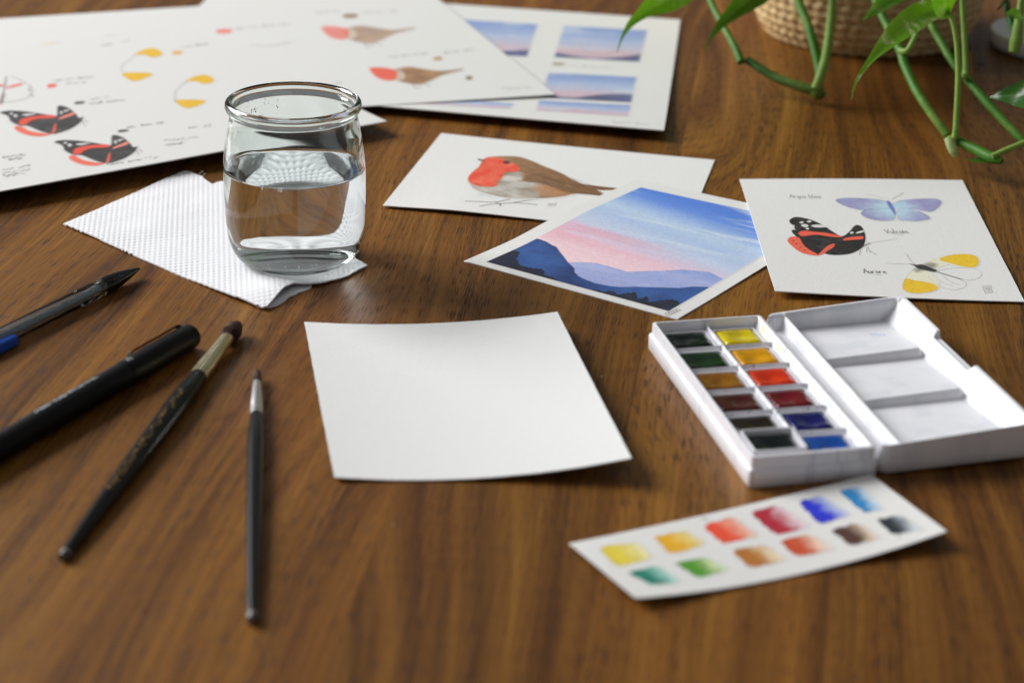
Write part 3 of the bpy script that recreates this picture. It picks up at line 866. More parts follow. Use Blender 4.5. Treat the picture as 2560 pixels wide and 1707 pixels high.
# ------------------------------------------------------------------ far study sheets (blurred): landscape sheet lowest, robins on it, butterflies on top
ssheet = Card('landscape_sheet', [(-0.208, 1.443, 0), (1701, 50), (1660, 326), (-0.233, 1.195, 0)],
              lambda s, t: 0.0008 + 0.004 * (1 - t) ** 3 + 0.0015 * s * s * (1 - t), M_SHEET, 0.0006, (40, 40), 0.0001,
              label='large sheet with small blue and pink landscape studies, lowest of the three', cat='study sheet')
ZE = lambda pts: zoom(1100, 0, 0.2636, pts)
ze = lambda pts: ssheet.locs(ZE(pts))
def study(q, seed, hill, name):
    P = [np.array(p) for p in ze(q)]
    pt = Paint.around(ssheet, P, 0.9, 1.5)
    c, ex, ey = P[3], P[2] - P[3], P[0] - P[3]
    B = np.linalg.inv(np.stack([ex, ey], 1))
    def uv(X, Y):
        return B[0, 0] * (X - c[0]) + B[0, 1] * (Y - c[1]), B[1, 0] * (X - c[0]) + B[1, 1] * (Y - c[1])
    def fn(X, Y):
        u, v = uv(X, Y)
        vv = v + 0.16 * (fbm(u * 3, v * 6, seed) - 0.5)
        st = [(0.0, 'c6b0c0'), (0.2, 'd4b2bc'), (0.36, 'c2bfd2'), (0.55, 'aebcdc'), (0.8, '8ea4d4'), (1.0, '7e97d0')]
        q_ = np.array([lin(k) for _, k in st])
        cc = np.stack([np.interp(vv, [a for a, _ in st], q_[:, i]) for i in range(3)], -1)
        w = smooth01((fbm(u * 2.5, v * 8, seed + 3) - 0.55) / 0.2)[..., None] * 0.5
        cc = cc * (1 - w) + np.array(lin('d2dae6')) * w
        h = hill(u)
        m_ = smooth01((h - v) / 0.05)[..., None]
        hc = mixc('2f3454', '5a6196', np.clip((h - v) * 5 * 0 + fbm(u * 4, v * 4, seed + 9) * 1.4 - 0.2, 0, 1))
        return cc * (1 - m_) + hc * m_
    pt.poly(P, None, 0.8, 0.95, smooth=False, fn=fn, mott=0.06)
    pt.build(name)
study([(1175, 250), (1965, 290), (1890, 590), (1085, 545)], 3, lambda u: 0.17 - 0.12 * np.sin(u * 3.1) + 0.16 * np.clip(u - 0.45, 0, 1), 'landscape_painting')
study([(60, 180), (925, 235), (825, 540), (-60, 495)], 7, lambda u: 0.05 + 0.26 * np.clip(u - 0.35, 0, 1), 'landscape_painting')
study([(1030, 690), (1865, 735), (1815, 975), (960, 930)], 12, lambda u: 0.12 + 0.3 * np.clip(np.sin((u - 0.35) * 2.6), 0, 1) - 0.1 * u, 'landscape_painting')
study([(940, 955), (1812, 1000), (1785, 1105), (915, 1050)], 15, lambda u: -0.2 + 0 * u, 'landscape_painting')
study([(-100, 940), (700, 985), (660, 1035), (-130, 990)], 18, lambda u: -0.2 + 0 * u, 'landscape_painting')
pt = Paint.around(ssheet, ze(quad(1070, 590, 1980, 1210)), 0.9, 1)
pc = Paint.around(ssheet, ze([(1080, 595), (1165, 625)]), 0.8, 2); pc.poly(ze([(1080, 595), (1175, 602), (1165, 625), (1075, 620)]), '8a7d5a', 0.8, 0.7); pc.build('colour_patch')
scribble(pt, *ze([(1240, 632), (1640, 652)]), 3.2, 0.6, '8f8b84', 0.5, 1)
scribble(pt, *ze([(1640, 1165), (1960, 1185)]), 3.6, 0.7, '8f8b84', 0.5, 2)
pt.build('handwriting')

rsheet = Card('robin_sheet', [(-0.363, 1.327, 0), (-0.0615, 1.437, 0), (1388, 236), (-0.279, 1.097, 0)],
              lambda s, t: 0.0032 + 0.0022 * (1 - t) ** 2, M_SHEET, 0.0006, (40, 40), 0.0001,
              label='large sheet with two faint robin studies, between the other sheets', cat='study sheet')
ZRS = lambda pts: zoom(500, 0, 0.55272, pts)
zq = lambda pts: rsheet.locs(ZRS(pts))
for k, (dx, dy, op) in enumerate(((-218, -186, 0.75), (0, 0, 0.95))):
    sh = lambda pts: zq([(x + dx, y + dy) for x, y in pts])
    allp = sh([(740, 285), (1290, 410)])
    pt = Paint.around(rsheet, allp, 0.8, 2)
    pt.poly(sh([(868, 322), (910, 308), (955, 304), (1030, 316), (1100, 322), (1190, 312), (1180, 320), (1100, 340), (1040, 368), (990, 384), (930, 376), (885, 360)]), None, 1.2, op, fn=lambda X, Y: mixc('8a5a2c', 'b98a58', fbm(X * 0.1, Y * 0.2, 5 + k) * 1.6 - 0.3), mott=0.2)
    pt.poly(sh([(870, 322), (900, 318), (925, 335), (920, 360), (890, 360)]), 'ddd0bd', 1.2, 0.7)
    pt.poly(sh([(766, 312), (800, 306), (850, 310), (890, 325), (882, 362), (835, 364), (792, 346)]), 'ee5a3c', 0.9, op, mott=0.1)
    pt.stroke(sh([(1130, 324), (1200, 312), (1280, 296)]), 1.0, '8d8780', 0.55)
    pt.stroke(sh([(960, 380), (975, 400), (1000, 392)]), 0.8, '6a5a48', 0.6)
    pt.stroke(sh([(1000, 375), (1040, 392)]), 0.8, '6a5a48', 0.6)
    pt.build('robin_painting', label='faint robin study' if k == 0 else 'stronger robin study')
pt = Paint.around(rsheet, zq(quad(0, 20, 1520, 440)), 1.1, 1)
for q, c in (([(650, 68), (705, 65), (708, 80), (655, 82)], '8a6238'), ([(78, 136), (135, 132), (138, 150), (80, 152)], 'f0806a'), ([(1058, 262), (1090, 258), (1092, 272), (1060, 274)], 'c09050'), ([(1203, 348), (1228, 345), (1230, 360), (1206, 362)], '86683e')):
    pc = Paint.around(rsheet, zq(q), 0.8, 1.5); pc.poly(zq(q), c, 0.8, 0.9); pc.build('colour_patch')
for i, (a, b) in enumerate((((740, 62), (900, 55)), ((160, 135), (420, 110)), ((230, 205), (410, 190)), ((860, 262), (1040, 245)), ((1110, 245), (1260, 225)), ((540, 380), (640, 372)), ((1370, 405), (1500, 400)), ((520, 62), (640, 55)))):
    if i in (2, 5):
        pt.stroke(zq([a, ((a[0] + b[0]) / 2, a[1] + 3), b]), 1.2, '8b8680', 0.5)
    else:
        scribble(pt, *zq([a, b]), 4.4, 0.8, '76726c', 0.65, 20 + i)
pt.build('handwriting')

asheet = Card('butterfly_sheet', [(-420, 178), (459, 64), (967, 303), (-400, 550)],
              lambda s, t: 0.0060 + 0.0028 * (1 - t) ** 2 * (1 - 0.45 * s), M_SHEET, 0.0006, (40, 40), 0.0001,
              label='large sheet with butterfly studies and yellow wing patches, on top of the others', cat='study sheet')
# the near-left corner of this sheet runs out of the frame along the photographed lower edge
_p0, _p1 = at(0, 478, 0.011), at(967, 303, float(asheet.zf(np.array(1.0), np.array(0.0))))
ZA = lambda pts: zoom(0, 0, 0.3189, pts)
za = lambda pts: asheet.locs(ZA(pts))
def far_butterfly(dx, dy, label):
    sh = lambda pts: za([(x + dx, y + dy) for x, y in pts])
    out = [(0, 885), (60, 870), (160, 872), (280, 886), (400, 905), (445, 908), (450, 842), (480, 830), (540, 850), (590, 890), (622, 925), (652, 918), (632, 962), (560, 1010), (480, 1040), (410, 1053), (320, 1032), (220, 992), (150, 986), (80, 950), (60, 912)]
    pt = Paint.around(asheet, sh(out + [(110, 1075), (700, 1000)]), 0.7, 1.5)
    pt.poly(sh(out), None, 0.7, 0.97, fn=lambda X, Y: mixc('191513', '45413f', fbm(X * 0.12, Y * 0.12, 3) * 2 - 0.8), mott=0.2)
    for q, c in (([(148, 965), (170, 935), (260, 915), (380, 903), (437, 910), (415, 926), (300, 932), (235, 952), (205, 976), (160, 980)], 'ee4f38'), ([(113, 1000), (160, 990), (230, 1026), (330, 1045), (408, 1052), (320, 1072), (220, 1062), (140, 1032)], 'f06a52'),
                 ([(408, 1048), (424, 985), (440, 972), (433, 1030)], 'ee5f48'), ([(468, 925), (570, 883), (577, 902), (470, 937)], 'f08a76')):
        pt.poly(sh(q), c, 0.6, 0.97, mott=0.08)
    for q in ([(105, 905), (125, 898), (138, 912), (118, 922)], [(75, 890), (95, 885), (100, 896), (82, 900)], [(170, 900), (230, 893), (285, 893), (210, 910)], [(470, 880), (480, 872), (492, 885), (478, 900)], [(500, 868), (545, 862), (510, 880)], [(60, 930), (72, 925), (70, 955)]):
        pt.poly(sh(q), 'e2e0dc', 0.5, 0.9)
    for a in ([(640, 950), (665, 985)], [(655, 940), (690, 960)]):
        pt.stroke(sh(a), 0.6, '6a6660', 0.6)
    pt.build('butterfly_painting', label=label)
far_butterfly(0, 0, 'butterfly study nearer the left edge')
far_butterfly(425, 230, 'butterfly study nearer the lower edge')
ya = [(1053, 430), (1120, 395), (1190, 380), (1250, 398), (1272, 430), (1200, 452), (1130, 432)]
yb = [(958, 578), (1060, 571), (1180, 576), (1184, 596), (1100, 630), (1040, 636), (985, 612)]
for q, (dx, dy) in ((ya, (0, 0)), (yb, (0, 0)), (ya, (405, 208)), (yb, (418, 212))):
    P = za([(x + dx, y + dy) for x, y in q])
    pt = Paint.around(asheet, P, 0.7, 1.2)
    pt.poly(P, 'eebc22', 0.7, 1, mott=0.1, edge=0.06)
    pt.build('yellow_wing_painting')
pt = Paint.around(asheet, za(quad(-60, 250, 1790, 1430)), 1.1, 0)
for q, c in (([(1355, 405), (1418, 400), (1420, 425), (1358, 430)], 'efb050'), ([(375, 665), (435, 658), (437, 682), (378, 690)], 'ee5a44'), ([(588, 802), (655, 795), (658, 812), (592, 820)], '3a3228'), ([(930, 1022), (998, 1016), (1000, 1032), (934, 1040)], '3e3a34'), ([(320, 326), (440, 315), (442, 338), (322, 348)], 'f0d49a'),
             ([(-40, 668), (20, 664), (25, 678), (-40, 686)], 'ee5a44'), ([(58, 682), (162, 654), (170, 668), (62, 694)], 'ee5a44'), ([(-5, 815), (22, 740), (38, 745), (12, 818)], 'ee5a44')):
    pc = Paint.around(asheet, za(q), 0.6, 1.5); pc.poly(za(q), c, 0.6, 0.92); pc.build('colour_patch')
pt.stroke(za([(48, 600), (40, 660), (8, 810)]), 0.9, '5a534c', 0.8)
pt.stroke(za([(90, 600), (180, 640), (250, 700), (220, 760), (110, 795), (30, 800)]), 0.8, '8a857e', 0.6)
pt.stroke(za([(220, 690), (255, 760)]), 0.7, '6a655e', 0.6)
for i, (a, b, h) in enumerate((((500, 300), (930, 275), 3.6), ((800, 362), (920, 350), 3), ((430, 640), (750, 605), 3.4), ((520, 665), (680, 650), 3), ((690, 790), (860, 770), 3), ((710, 820), (1010, 785), 3), ((1000, 1005), (1290, 965), 3), ((1480, 1010), (1680, 985), 3), ((1300, 1110), (1560, 1080), 3.2), ((1300, 1145), (1500, 1120), 3), ((20, 1240), (200, 1220), 3.2), ((70, 1262), (240, 1238), 3), ((30, 1338), (245, 1306), 3), ((10, 1368), (240, 1335), 3), ((35, 1388), (200, 1362), 2.8), ((850, 1298), (1240, 1238), 3), ((1440, 375), (1640, 350), 3), ((980, 335), (1025, 325), 3), ((40, 335), (100, 330), 3))):
    scribble(pt, *za([a, b]), h * 1.25, 0.75, '66615a', 0.75, 60 + i)
pt.stroke(za([(960, 560), (955, 520), (1000, 480), (1050, 440)]), 0.6, '9a958e', 0.5)
pt.stroke(za([(1375, 790), (1370, 730), (1410, 680), (1460, 640)]), 0.6, '9a958e', 0.5)
pt.build('handwriting')
# ------------------------------------------------------------------ paper towel under the jar
def towel():
    out_px = [(157, 557), (300, 493), (385, 455), (462, 423), (478, 426), (492, 434), (505, 438), (518, 450), (530, 457), (545, 452), (556, 450),
              (640, 482), (760, 545), (860, 605), (900, 630), (893, 638), (884, 646), (902, 653), (919, 660), (895, 672), (870, 686), (835, 697), (800, 706), (770, 712),
              (735, 714), (712, 728), (690, 748), (672, 764), (658, 769), (560, 730), (450, 683), (330, 632), (240, 592)]
    poly = np.array([np.array(at(x, y, 0.0018))[:2] for x, y in out_px]) * 1000     # mm
    o = poly[0]
    ax = np.array((math.cos(R(-43.4)), math.sin(R(-43.4)))); ay = np.array((-ax[1], ax[0]))
    loc = np.stack([(poly - o) @ ax, (poly - o) @ ay], 1)
    res = 0.42
    x0, y0 = loc.min(0) - 1; x1, y1 = loc.max(0) + 1
    xs, ys = np.arange(x0, x1, res), np.arange(y0, y1, res)
    X, Y = np.meshgrid(xs, ys)
    d = seg_dist(X, Y, loc, True) + 0.5 * (fbm(X * 1.1, Y * 1.1, 4, 3) - 0.5)
    inside = d < 0
    keep = inside[:-1, :-1] & inside[1:, :-1] & inside[:-1, 1:] & inside[1:, 1:]
    nx, ny = len(xs), len(ys)
    idx = np.arange(nx * ny).reshape(ny, nx)
    F = np.stack([idx[:-1, :-1], idx[:-1, 1:], idx[1:, 1:], idx[1:, :-1]], -1)[keep]
    used = np.unique(F)
    rm = np.full(nx * ny, -1); rm[used] = np.arange(len(used))
    F = rm[F]
    x, y = X.ravel()[used], Y.ravel()[used]
    wx = o[0] + x * ax[0] + y * ay[0]; wy = o[1] + x * ax[1] + y * ay[1]
    # embossed dots, rows running roughly away from the viewer
    a = R(98)
    gx = (wx * math.cos(a) + wy * math.sin(a)) / 3.7; gy = (-wx * math.sin(a) + wy * math.cos(a)) / 2.45
    row = np.floor(gy)
    gx = gx + 0.12 * row + 0.25 * fbm(wx * 0.03, wy * 0.03, 23, 2)
    gy = gy + 0.0
    r2 = ((gx - np.floor(gx) - 0.5) * 3.7 / 1.0) ** 2 + ((gy - row - 0.5) * 2.45 / 0.72) ** 2
    emb = -0.33 * np.exp(-r2 * 1.1)
    und = 2.6 * (fbm(wx * 0.022, wy * 0.022, 8, 3) - 0.36)
    emb = emb * (0.45 + 1.1 * fbm(wx * 0.06, wy * 0.06, 19, 3))
    dd = d.ravel()[used]
    # torn near-right edge lifts, and the right-hand end is crumpled a little
    tip = np.array([np.array(at(700, 738))[:2]]) * 1000
    lift = 2.6 * np.exp(-((wx - tip[0, 0]) ** 2 + (wy - tip[0, 1]) ** 2) / 260.0)
    tip2 = np.array([np.array(at(905, 648))[:2]]) * 1000
    lift = lift + 2.0 * np.exp(-((wx - tip2[0, 0]) ** 2 + (wy - tip2[0, 1]) ** 2) / 60.0)
    jc = np.array(JAR_C)[:2] * 1000
    under = np.exp(-((wx - jc[0]) ** 2 + (wy - jc[1]) ** 2) / 28 ** 2 * 1.2)
    z = (1.25 + und * 0.7 * (1 - np.clip(under * 1.4, 0, 1)) + lift) + emb * (1 - 0.3 * np.clip(-dd < 0.8, 0, 1))
    cap = np.where(np.hypot(wx - jc[0], wy - jc[1]) < 27, 1.45, 99)
    z = np.minimum(np.maximum(z, 0.35), cap)
    V = np.stack([wx, wy, z], 1) / 1000
    # skirt round the border: the paper's own thickness of a few plies
    E = np.concatenate([F[:, [0, 1]], F[:, [1, 2]], F[:, [2, 3]], F[:, [3, 0]]])
    key = np.sort(E, 1); k1 = key[:, 0].astype(np.int64) * 10 ** 7 + key[:, 1]
    uq, inv, cnt = np.unique(k1, return_inverse=True, return_counts=True)
    B = E[cnt[inv] == 1]
    bv = np.unique(B); bm_ = np.full(len(V), -1); bm_[bv] = len(V) + len(bv) + np.arange(len(bv)); tm = np.full(len(V), -1); tm[bv] = len(V) + np.arange(len(bv))
    low = V[bv].copy(); low[:, 2] = np.maximum(low[:, 2] - 0.0007, 0.00008)
    S = np.stack([tm[B[:, 1]], tm[B[:, 0]], bm_[B[:, 0]], bm_[B[:, 1]]], -1)
    V2 = np.concatenate([V, V[bv], low])
    c0 = np.array(at(500, 620))
    m = NT('towel_paper')
    co = m.n('TexCoord').outputs['Object']
    nz = m.noise(co, 1500, 4, 0.7)
    m.principled(Base_Color=m.mix(nz, lin('eeedf0'), lin('f7f6f8')), Roughness=0.9, Specular_IOR_Level=0.15, Subsurface_Weight=0.0, Normal=m.bump(nz, 0.4, 0.0003))
    t = mesh_obj('paper_towel', V2, np.concatenate([F, S]), m.mat, origin=(c0[0], c0[1], 0))
    tag(t, 'torn white embossed paper towel under the jar of water', 'paper towel')
    # lower ply peeping out along the torn edge
    lp = [(640, 762), (664, 768), (690, 764), (712, 752), (722, 742), (738, 736), (748, 730), (768, 724), (778, 712), (740, 690), (660, 720)]
    P = catmull([np.array(at(x, y, 0.0004)) for x, y in lp], 5, True)
    n = len(P)
    cc = P.mean(0)
    vs = [tuple(cc)] + [tuple(p) for p in P] + [(p[0], p[1], 0.00005) for p in P]
    f = [(0, 1 + i, 1 + (i + 1) % n) for i in range(n)] + [(1 + i, 1 + n + i, 1 + n + (i + 1) % n, 1 + (i + 1) % n) for i in range(n)]
    mesh_obj('lower_ply', vs, f, m.mat, parent=t)
    # loose fibres at the torn corner
    for (a, b) in (((497, 436), (509, 428)), ((505, 440), (514, 434))):
        pa, pb = at(*a, 0.0015), at(*b, 0.003)
        tube('fibre', [pa, (pa + pb) / 2 + Vector((0.0006, 0, 0.0006)), pb], [0.00014, 0.0001, 0.00005], m.mat, parent=t, n=5, sub=4)
JAR_C = at(741, 646, 0.0013)
towel()

# ------------------------------------------------------------------ glass jar and water
M_GLASS = glass_material('jar_glass', (0.965, 0.988, 0.98), 1.5)
M_WATER = glass_material('clear_water', (0.992, 0.998, 1.0), 1.333)
def lathe_z(name, c, prof, mat, parent=None, n=96, origin=None):
    """closed profile (r, z) in mm turned about the vertical through c"""
    vs, f = [], []
    rings = []
    for r, z in prof:
        if r < 1e-6:
            rings.append([len(vs)]); vs.append((c[0], c[1], c[2] + z / 1000))
        else:
            rings.append(list(range(len(vs), len(vs) + n)))
            for i in range(n):
                t = 2 * math.pi * i / n
                vs.append((c[0] + r / 1000 * math.cos(t), c[1] + r / 1000 * math.sin(t), c[2] + z / 1000))
    for a, b in zip(rings[:-1], rings[1:]):
        for i in range(n):
            j = (i + 1) % n
            if len(a) == 1 and len(b) == 1: continue
            if len(a) == 1: f.append((a[0], b[j], b[i]))
            elif len(b) == 1: f.append((a[i], a[j], b[0]))
            else: f.append((a[i], a[j], b[j], b[i]))
    o = mesh_obj(name, vs, f, mat, parent, origin)
    bm = bmesh.new(); bm.from_mesh(o.data)
    bmesh.ops.recalc_face_normals(bm, faces=bm.faces)
    bm.faces.ensure_lookup_table()
    low = min(bm.faces, key=lambda q: q.calc_center_median().z)
    if low.normal.z > 0:
        bmesh.ops.reverse_faces(bm, faces=bm.faces)
    bm.to_mesh(o.data); bm.free()
    o.data.polygons.foreach_set('use_smooth', np.ones(len(o.data.polygons), dtype=bool))
    return o
outer = [(0, 1.0), (14, 0.8), (19, 0.1), (21.5, 0.0), (24.4, 0.7), (27.2, 2.8), (29.6, 7.0), (31.1, 12.5), (31.8, 20), (32.2, 30), (32.3, 40), (32.2, 46), (31.6, 52), (30.4, 60), (29.3, 66), (28.7, 68.8), (28.7, 69.8), (29.5, 70.7), (30.4, 71.8), (30.8, 73.4), (30.5, 74.8), (29.7, 75.7), (28.8, 75.9), (27.9, 75.3), (27.3, 74.0), (27.2, 71.5)]
inner = [(27.4, 68), (28.2, 64), (29.3, 59), (30.3, 52), (30.8, 46), (30.9, 40), (30.8, 30), (30.4, 20), (29.5, 12), (27.2, 6.6), (23, 4.2), (17, 3.4), (0, 3.5)]
WL = 44.6                                    # waterline at the wall
dry = [p for p in inner if p[1] > WL] + [(30.82, WL)]
wet = [(30.82, WL)] + [p for p in inner if p[1] < WL]
prof = [tuple(p) for p in catmull([np.array(p) for p in outer + dry], 3)]
prof = [(max(r, 0.0), z) for r, z in prof]
prof[0] = (0.0, prof[0][1])
JC = (JAR_C.x, JAR_C.y, 0.00148)
jar = lathe_z('glass_jar', JC, prof, M_GLASS, origin=(JC[0], JC[1], JC[2]))
tag(jar, 'small clear glass jar with a rounded rim, half filled with water', 'jar')
wprof = [(max(p[0], 0.0), p[1]) for p in catmull([np.array(p) for p in wet[::-1]], 3)]
wprof[0] = (0.0, wprof[0][1])
n_wall = len(wprof)
wprof += [(30.5, 44.2), (30.0, 43.98), (29.1, 43.86), (27.5, 43.82), (15, 43.8), (0, 43.8)]
water = lathe_z('water', JC, wprof, M_WATER, origin=(JC[0], JC[1], JC[2] + 0.0048))
# where water meets glass the light bends by the ratio of the two
M_WALL = glass_material('water_against_glass', (1, 1, 1), 1.333 / 1.5)
water.data.materials.append(M_WALL)
_zz = (44.55 - 4.8) / 1000
for p_ in water.data.polygons:
    r_ = math.hypot(p_.center.x, p_.center.y)
    if p_.normal.z < 0.35:
        p_.material_index = 1
tag(water, 'clear water half filling the glass jar', 'water')
# air bubbles clinging to the glass, and specks of old paint inside the neck
M_SPECK = simple('paint_specks', '2f3136', 0.6, 0.3, var=0.4)
M_OCHRE = simple('ochre_residue', 'd8b878', 0.6, 0.3, var=0.3)
def specks(name, mat, items, parent):
    vs, f = [], []
    for (p, r) in items:
        b = len(vs)
        for q in ((1, 0, 0), (-1, 0, 0), (0, 1, 0), (0, -1, 0), (0, 0, 1), (0, 0, -1)):
            vs.append((p[0] + q[0] * r, p[1] + q[1] * r, p[2] + q[2] * r))
        for t in ((0, 2, 4), (2, 1, 4), (1, 3, 4), (3, 0, 4), (2, 0, 5), (1, 2, 5), (3, 1, 5), (0, 3, 5)):
            f.append(tuple(b + i for i in t))
    o = mesh_obj(name, vs, f, mat, parent=parent)
    o['kind'] = 'stuff'
    return o
rg = random.Random(4)
def inner_r(z):
    zs_ = [p[1] for p in inner][::-1]; rs_ = [p[0] for p in inner][::-1]
    return np.interp(z, zs_, rs_)
its, its2 = [], []
for _ in range(70):
    a = rg.gauss(2.35, 0.22); z = rg.uniform(56, 70)
    r = (inner_r(z) - 0.12) / 1000
    its.append(((JC[0] + r * math.cos(a), JC[1] + r * math.sin(a), JC[2] + z / 1000), rg.choice((0.00012, 0.00016, 0.0003))))
for _ in range(14):
    a = rg.gauss(2.2, 0.2); z = rg.uniform(54, 66)
    r = (inner_r(z) - 0.1) / 1000
    its2.append(((JC[0] + r * math.cos(a), JC[1] + r * math.sin(a), JC[2] + z / 1000), rg.choice((0.0003, 0.0005))))
specks('dried_specks', M_SPECK, its, jar)
specks('dried_residue', M_OCHRE, its2, jar)
for k, (da, z, rr) in enumerate(((-1.95, 6.6, 0.55), (-1.65, 6.2, 0.5), (-1.42, 6.2, 0.6), (-1.2, 6.4, 0.5), (-1.12, 6.9, 0.55), (-1.95, 43.2, 0.6), (-1.7, 43.1, 0.5), (-1.66, 43.0, 0.65), (-2.4, 43.4, 0.45))):
    r = (inner_r(z) - 0.9) / 1000
    p = (JC[0] + r * math.cos(da), JC[1] + r * math.sin(da), JC[2] + z / 1000)
    me = bpy.data.meshes.new('bubble')
    bm = bmesh.new(); bmesh.ops.create_icosphere(bm, subdivisions=2, radius=rr / 1000)
    bmesh.ops.reverse_faces(bm, faces=bm.faces)
    bm.to_mesh(me); bm.free()
    me.polygons.foreach_set('use_smooth', np.ones(len(me.polygons), dtype=bool))
    me.materials.append(M_WATER)
    o = bpy.data.objects.new('bubble', me); COL.objects.link(o)
    o.parent = water
    o.location = Vector(p) - Vector(water.location)

# ------------------------------------------------------------------ watercolour box
PO = at(1881, 1142, 0.0125); PO = Vector((PO.x, PO.y, 0))
PA = R(13.3)
p1, p2 = Vector((math.cos(PA), math.sin(PA), 0)), Vector((-math.sin(PA), math.cos(PA), 0))
def pal(s, t, z=0.0):
    """box millimetres (across, along, up) -> world"""
    return PO + p1 * (s / 1000) + p2 * (t / 1000) + Vector((0, 0, z / 1000))
def plastic(name):
    m = NT(name)
    co = m.n('TexCoord').outputs['Object']
    at_ = m.n('Attribute', attribute_name='paint')
    nz = m.noise(co, 120, 4, 0.6)
    base = m.mix(nz, lin('eeedf1'), lin('f6f5f8'))
    st = m.noise(co, 420, 4, 0.7)
    base = m.mix(at_.outputs['Alpha'], base, at_.outputs['Color'])
    m.principled(Base_Color=base, Roughness=m.math('MULTIPLY_ADD', st, 0.2, 0.24), Specular_IOR_Level=0.5, Normal=m.bump(m.noise(co, 60, 2, 0.5), 0.05, 0.001), Subsurface_Weight=0.0)
    return m.mat
M_PLASTIC = plastic('white_plastic')
M_PAN = simple('pan_plastic', 'e6e5ea', 0.3)
box = empty('watercolour_box', pal(24, 65))
tag(box, 'open white plastic watercolour box with two rows of paint pans and a lid', 'paint box')

def blur(Z, n=1):
    for _ in range(n):
        P = np.pad(Z, 1, mode='edge')
        Z = (P[:-2, 1:-1] + P[2:, 1:-1] + P[1:-1, :-2] + P[1:-1, 2:] + 4 * P[1:-1, 1:-1]) / 8
    return Z
def moulded(name, s0, s1, t0, t1, res, zfun, skirt, parent, corner=2.0, cfun=None, tilt=None, nblur=1):
    """a moulded shell: shaped upper surface, side walls (skirt profile: list of (outset, z)), flat underside"""
    ns, nt_ = int(round((s1 - s0) / res)) + 1, int(round((t1 - t0) / res)) + 1
    S, T = np.meshgrid(np.linspace(s0, s1, ns), np.linspace(t0, t1, nt_))
    Z = blur(zfun(S, T), nblur)
    # round the plan corners by pulling border points inwards
    def roundc(S, T, out=0.0):
        cs, ct = 0.5 * (s0 + s1), 0.5 * (t0 + t1)
        hs, ht = 0.5 * (s1 - s0), 0.5 * (t1 - t0)
        u, v = S - cs, T - ct
        qx, qy = np.abs(u) - (hs - corner), np.abs(v) - (ht - corner)
        m = (qx > 0) & (qy > 0)
        L = np.maximum(np.hypot(qx, qy), 1e-9)
        M_ = np.maximum(qx, qy)
        f = np.where(m, M_ / L, 1)
        nu = np.where(m, np.sign(u) * (hs - corner + qx * f), u)
        nv = np.where(m, np.sign(v) * (ht - corner + qy * f), v)
        return cs + nu, ct + nv
    S2, T2 = roundc(S, T)
    pts = [np.stack([S2.ravel(), T2.ravel(), Z.ravel()], 1)]
    F = [grid_faces(ns, nt_)]
    idx = np.arange(ns * nt_).reshape(nt_, ns)
    loop = np.concatenate([idx[0, :-1], idx[:-1, -1], idx[-1, :0:-1], idx[:0:-1, 0]])
    base = pts[0][loop]
    cs, ct = 0.5 * (s0 + s1), 0.5 * (t0 + t1)
    prev = loop; n0 = len(pts[0]); K = len(loop)
    dx = np.sign(base[:, 0] - cs) * (np.abs(base[:, 0] - cs) > (s1 - s0) / 2 - corner * 0.6)
    dy = np.sign(base[:, 1] - ct) * (np.abs(base[:, 1] - ct) > (t1 - t0) / 2 - corner * 0.6)
    for out, zz in skirt:
        q = base.copy()
        q[:, 0] += out * dx; q[:, 1] += out * dy
        q[:, 2] = zz if not callable(zz) else zz(base)
        ids = n0 + np.arange(K); n0 += K
        pts.append(q)
        F.append(np.stack([prev, ids, np.roll(ids, -1), np.roll(prev, -1)], -1))
        prev = ids
    P = np.concatenate(pts)
    C = np.zeros((len(P), 4))
    if cfun is not None:
        C = cfun(P, len(pts[0]))
    if tilt:
        P = tilt(P)
    Wd = np.array([PO.x, PO.y, PO.z]) + (P[:, :1] * np.array(p1) + P[:, 1:2] * np.array(p2) + P[:, 2:] * np.array((0, 0, 1))) / 1000
    F = np.concatenate(F)
    o = mesh_obj(name, Wd, F, M_PLASTIC, parent=parent, colours=C)
    # underside
    bm = bmesh.new(); bm.from_mesh(o.data); bm.verts.ensure_lookup_table()
    bm.faces.new([bm.verts[i] for i in prev[::-1]])
    bmesh.ops.recalc_face_normals(bm, faces=bm.faces)
    bm.to_mesh(o.data); bm.free()
    o.data.polygons.foreach_set('use_smooth', np.ones(len(o.data.polygons), dtype=bool))
    auto_smooth(o, 48)
    return o

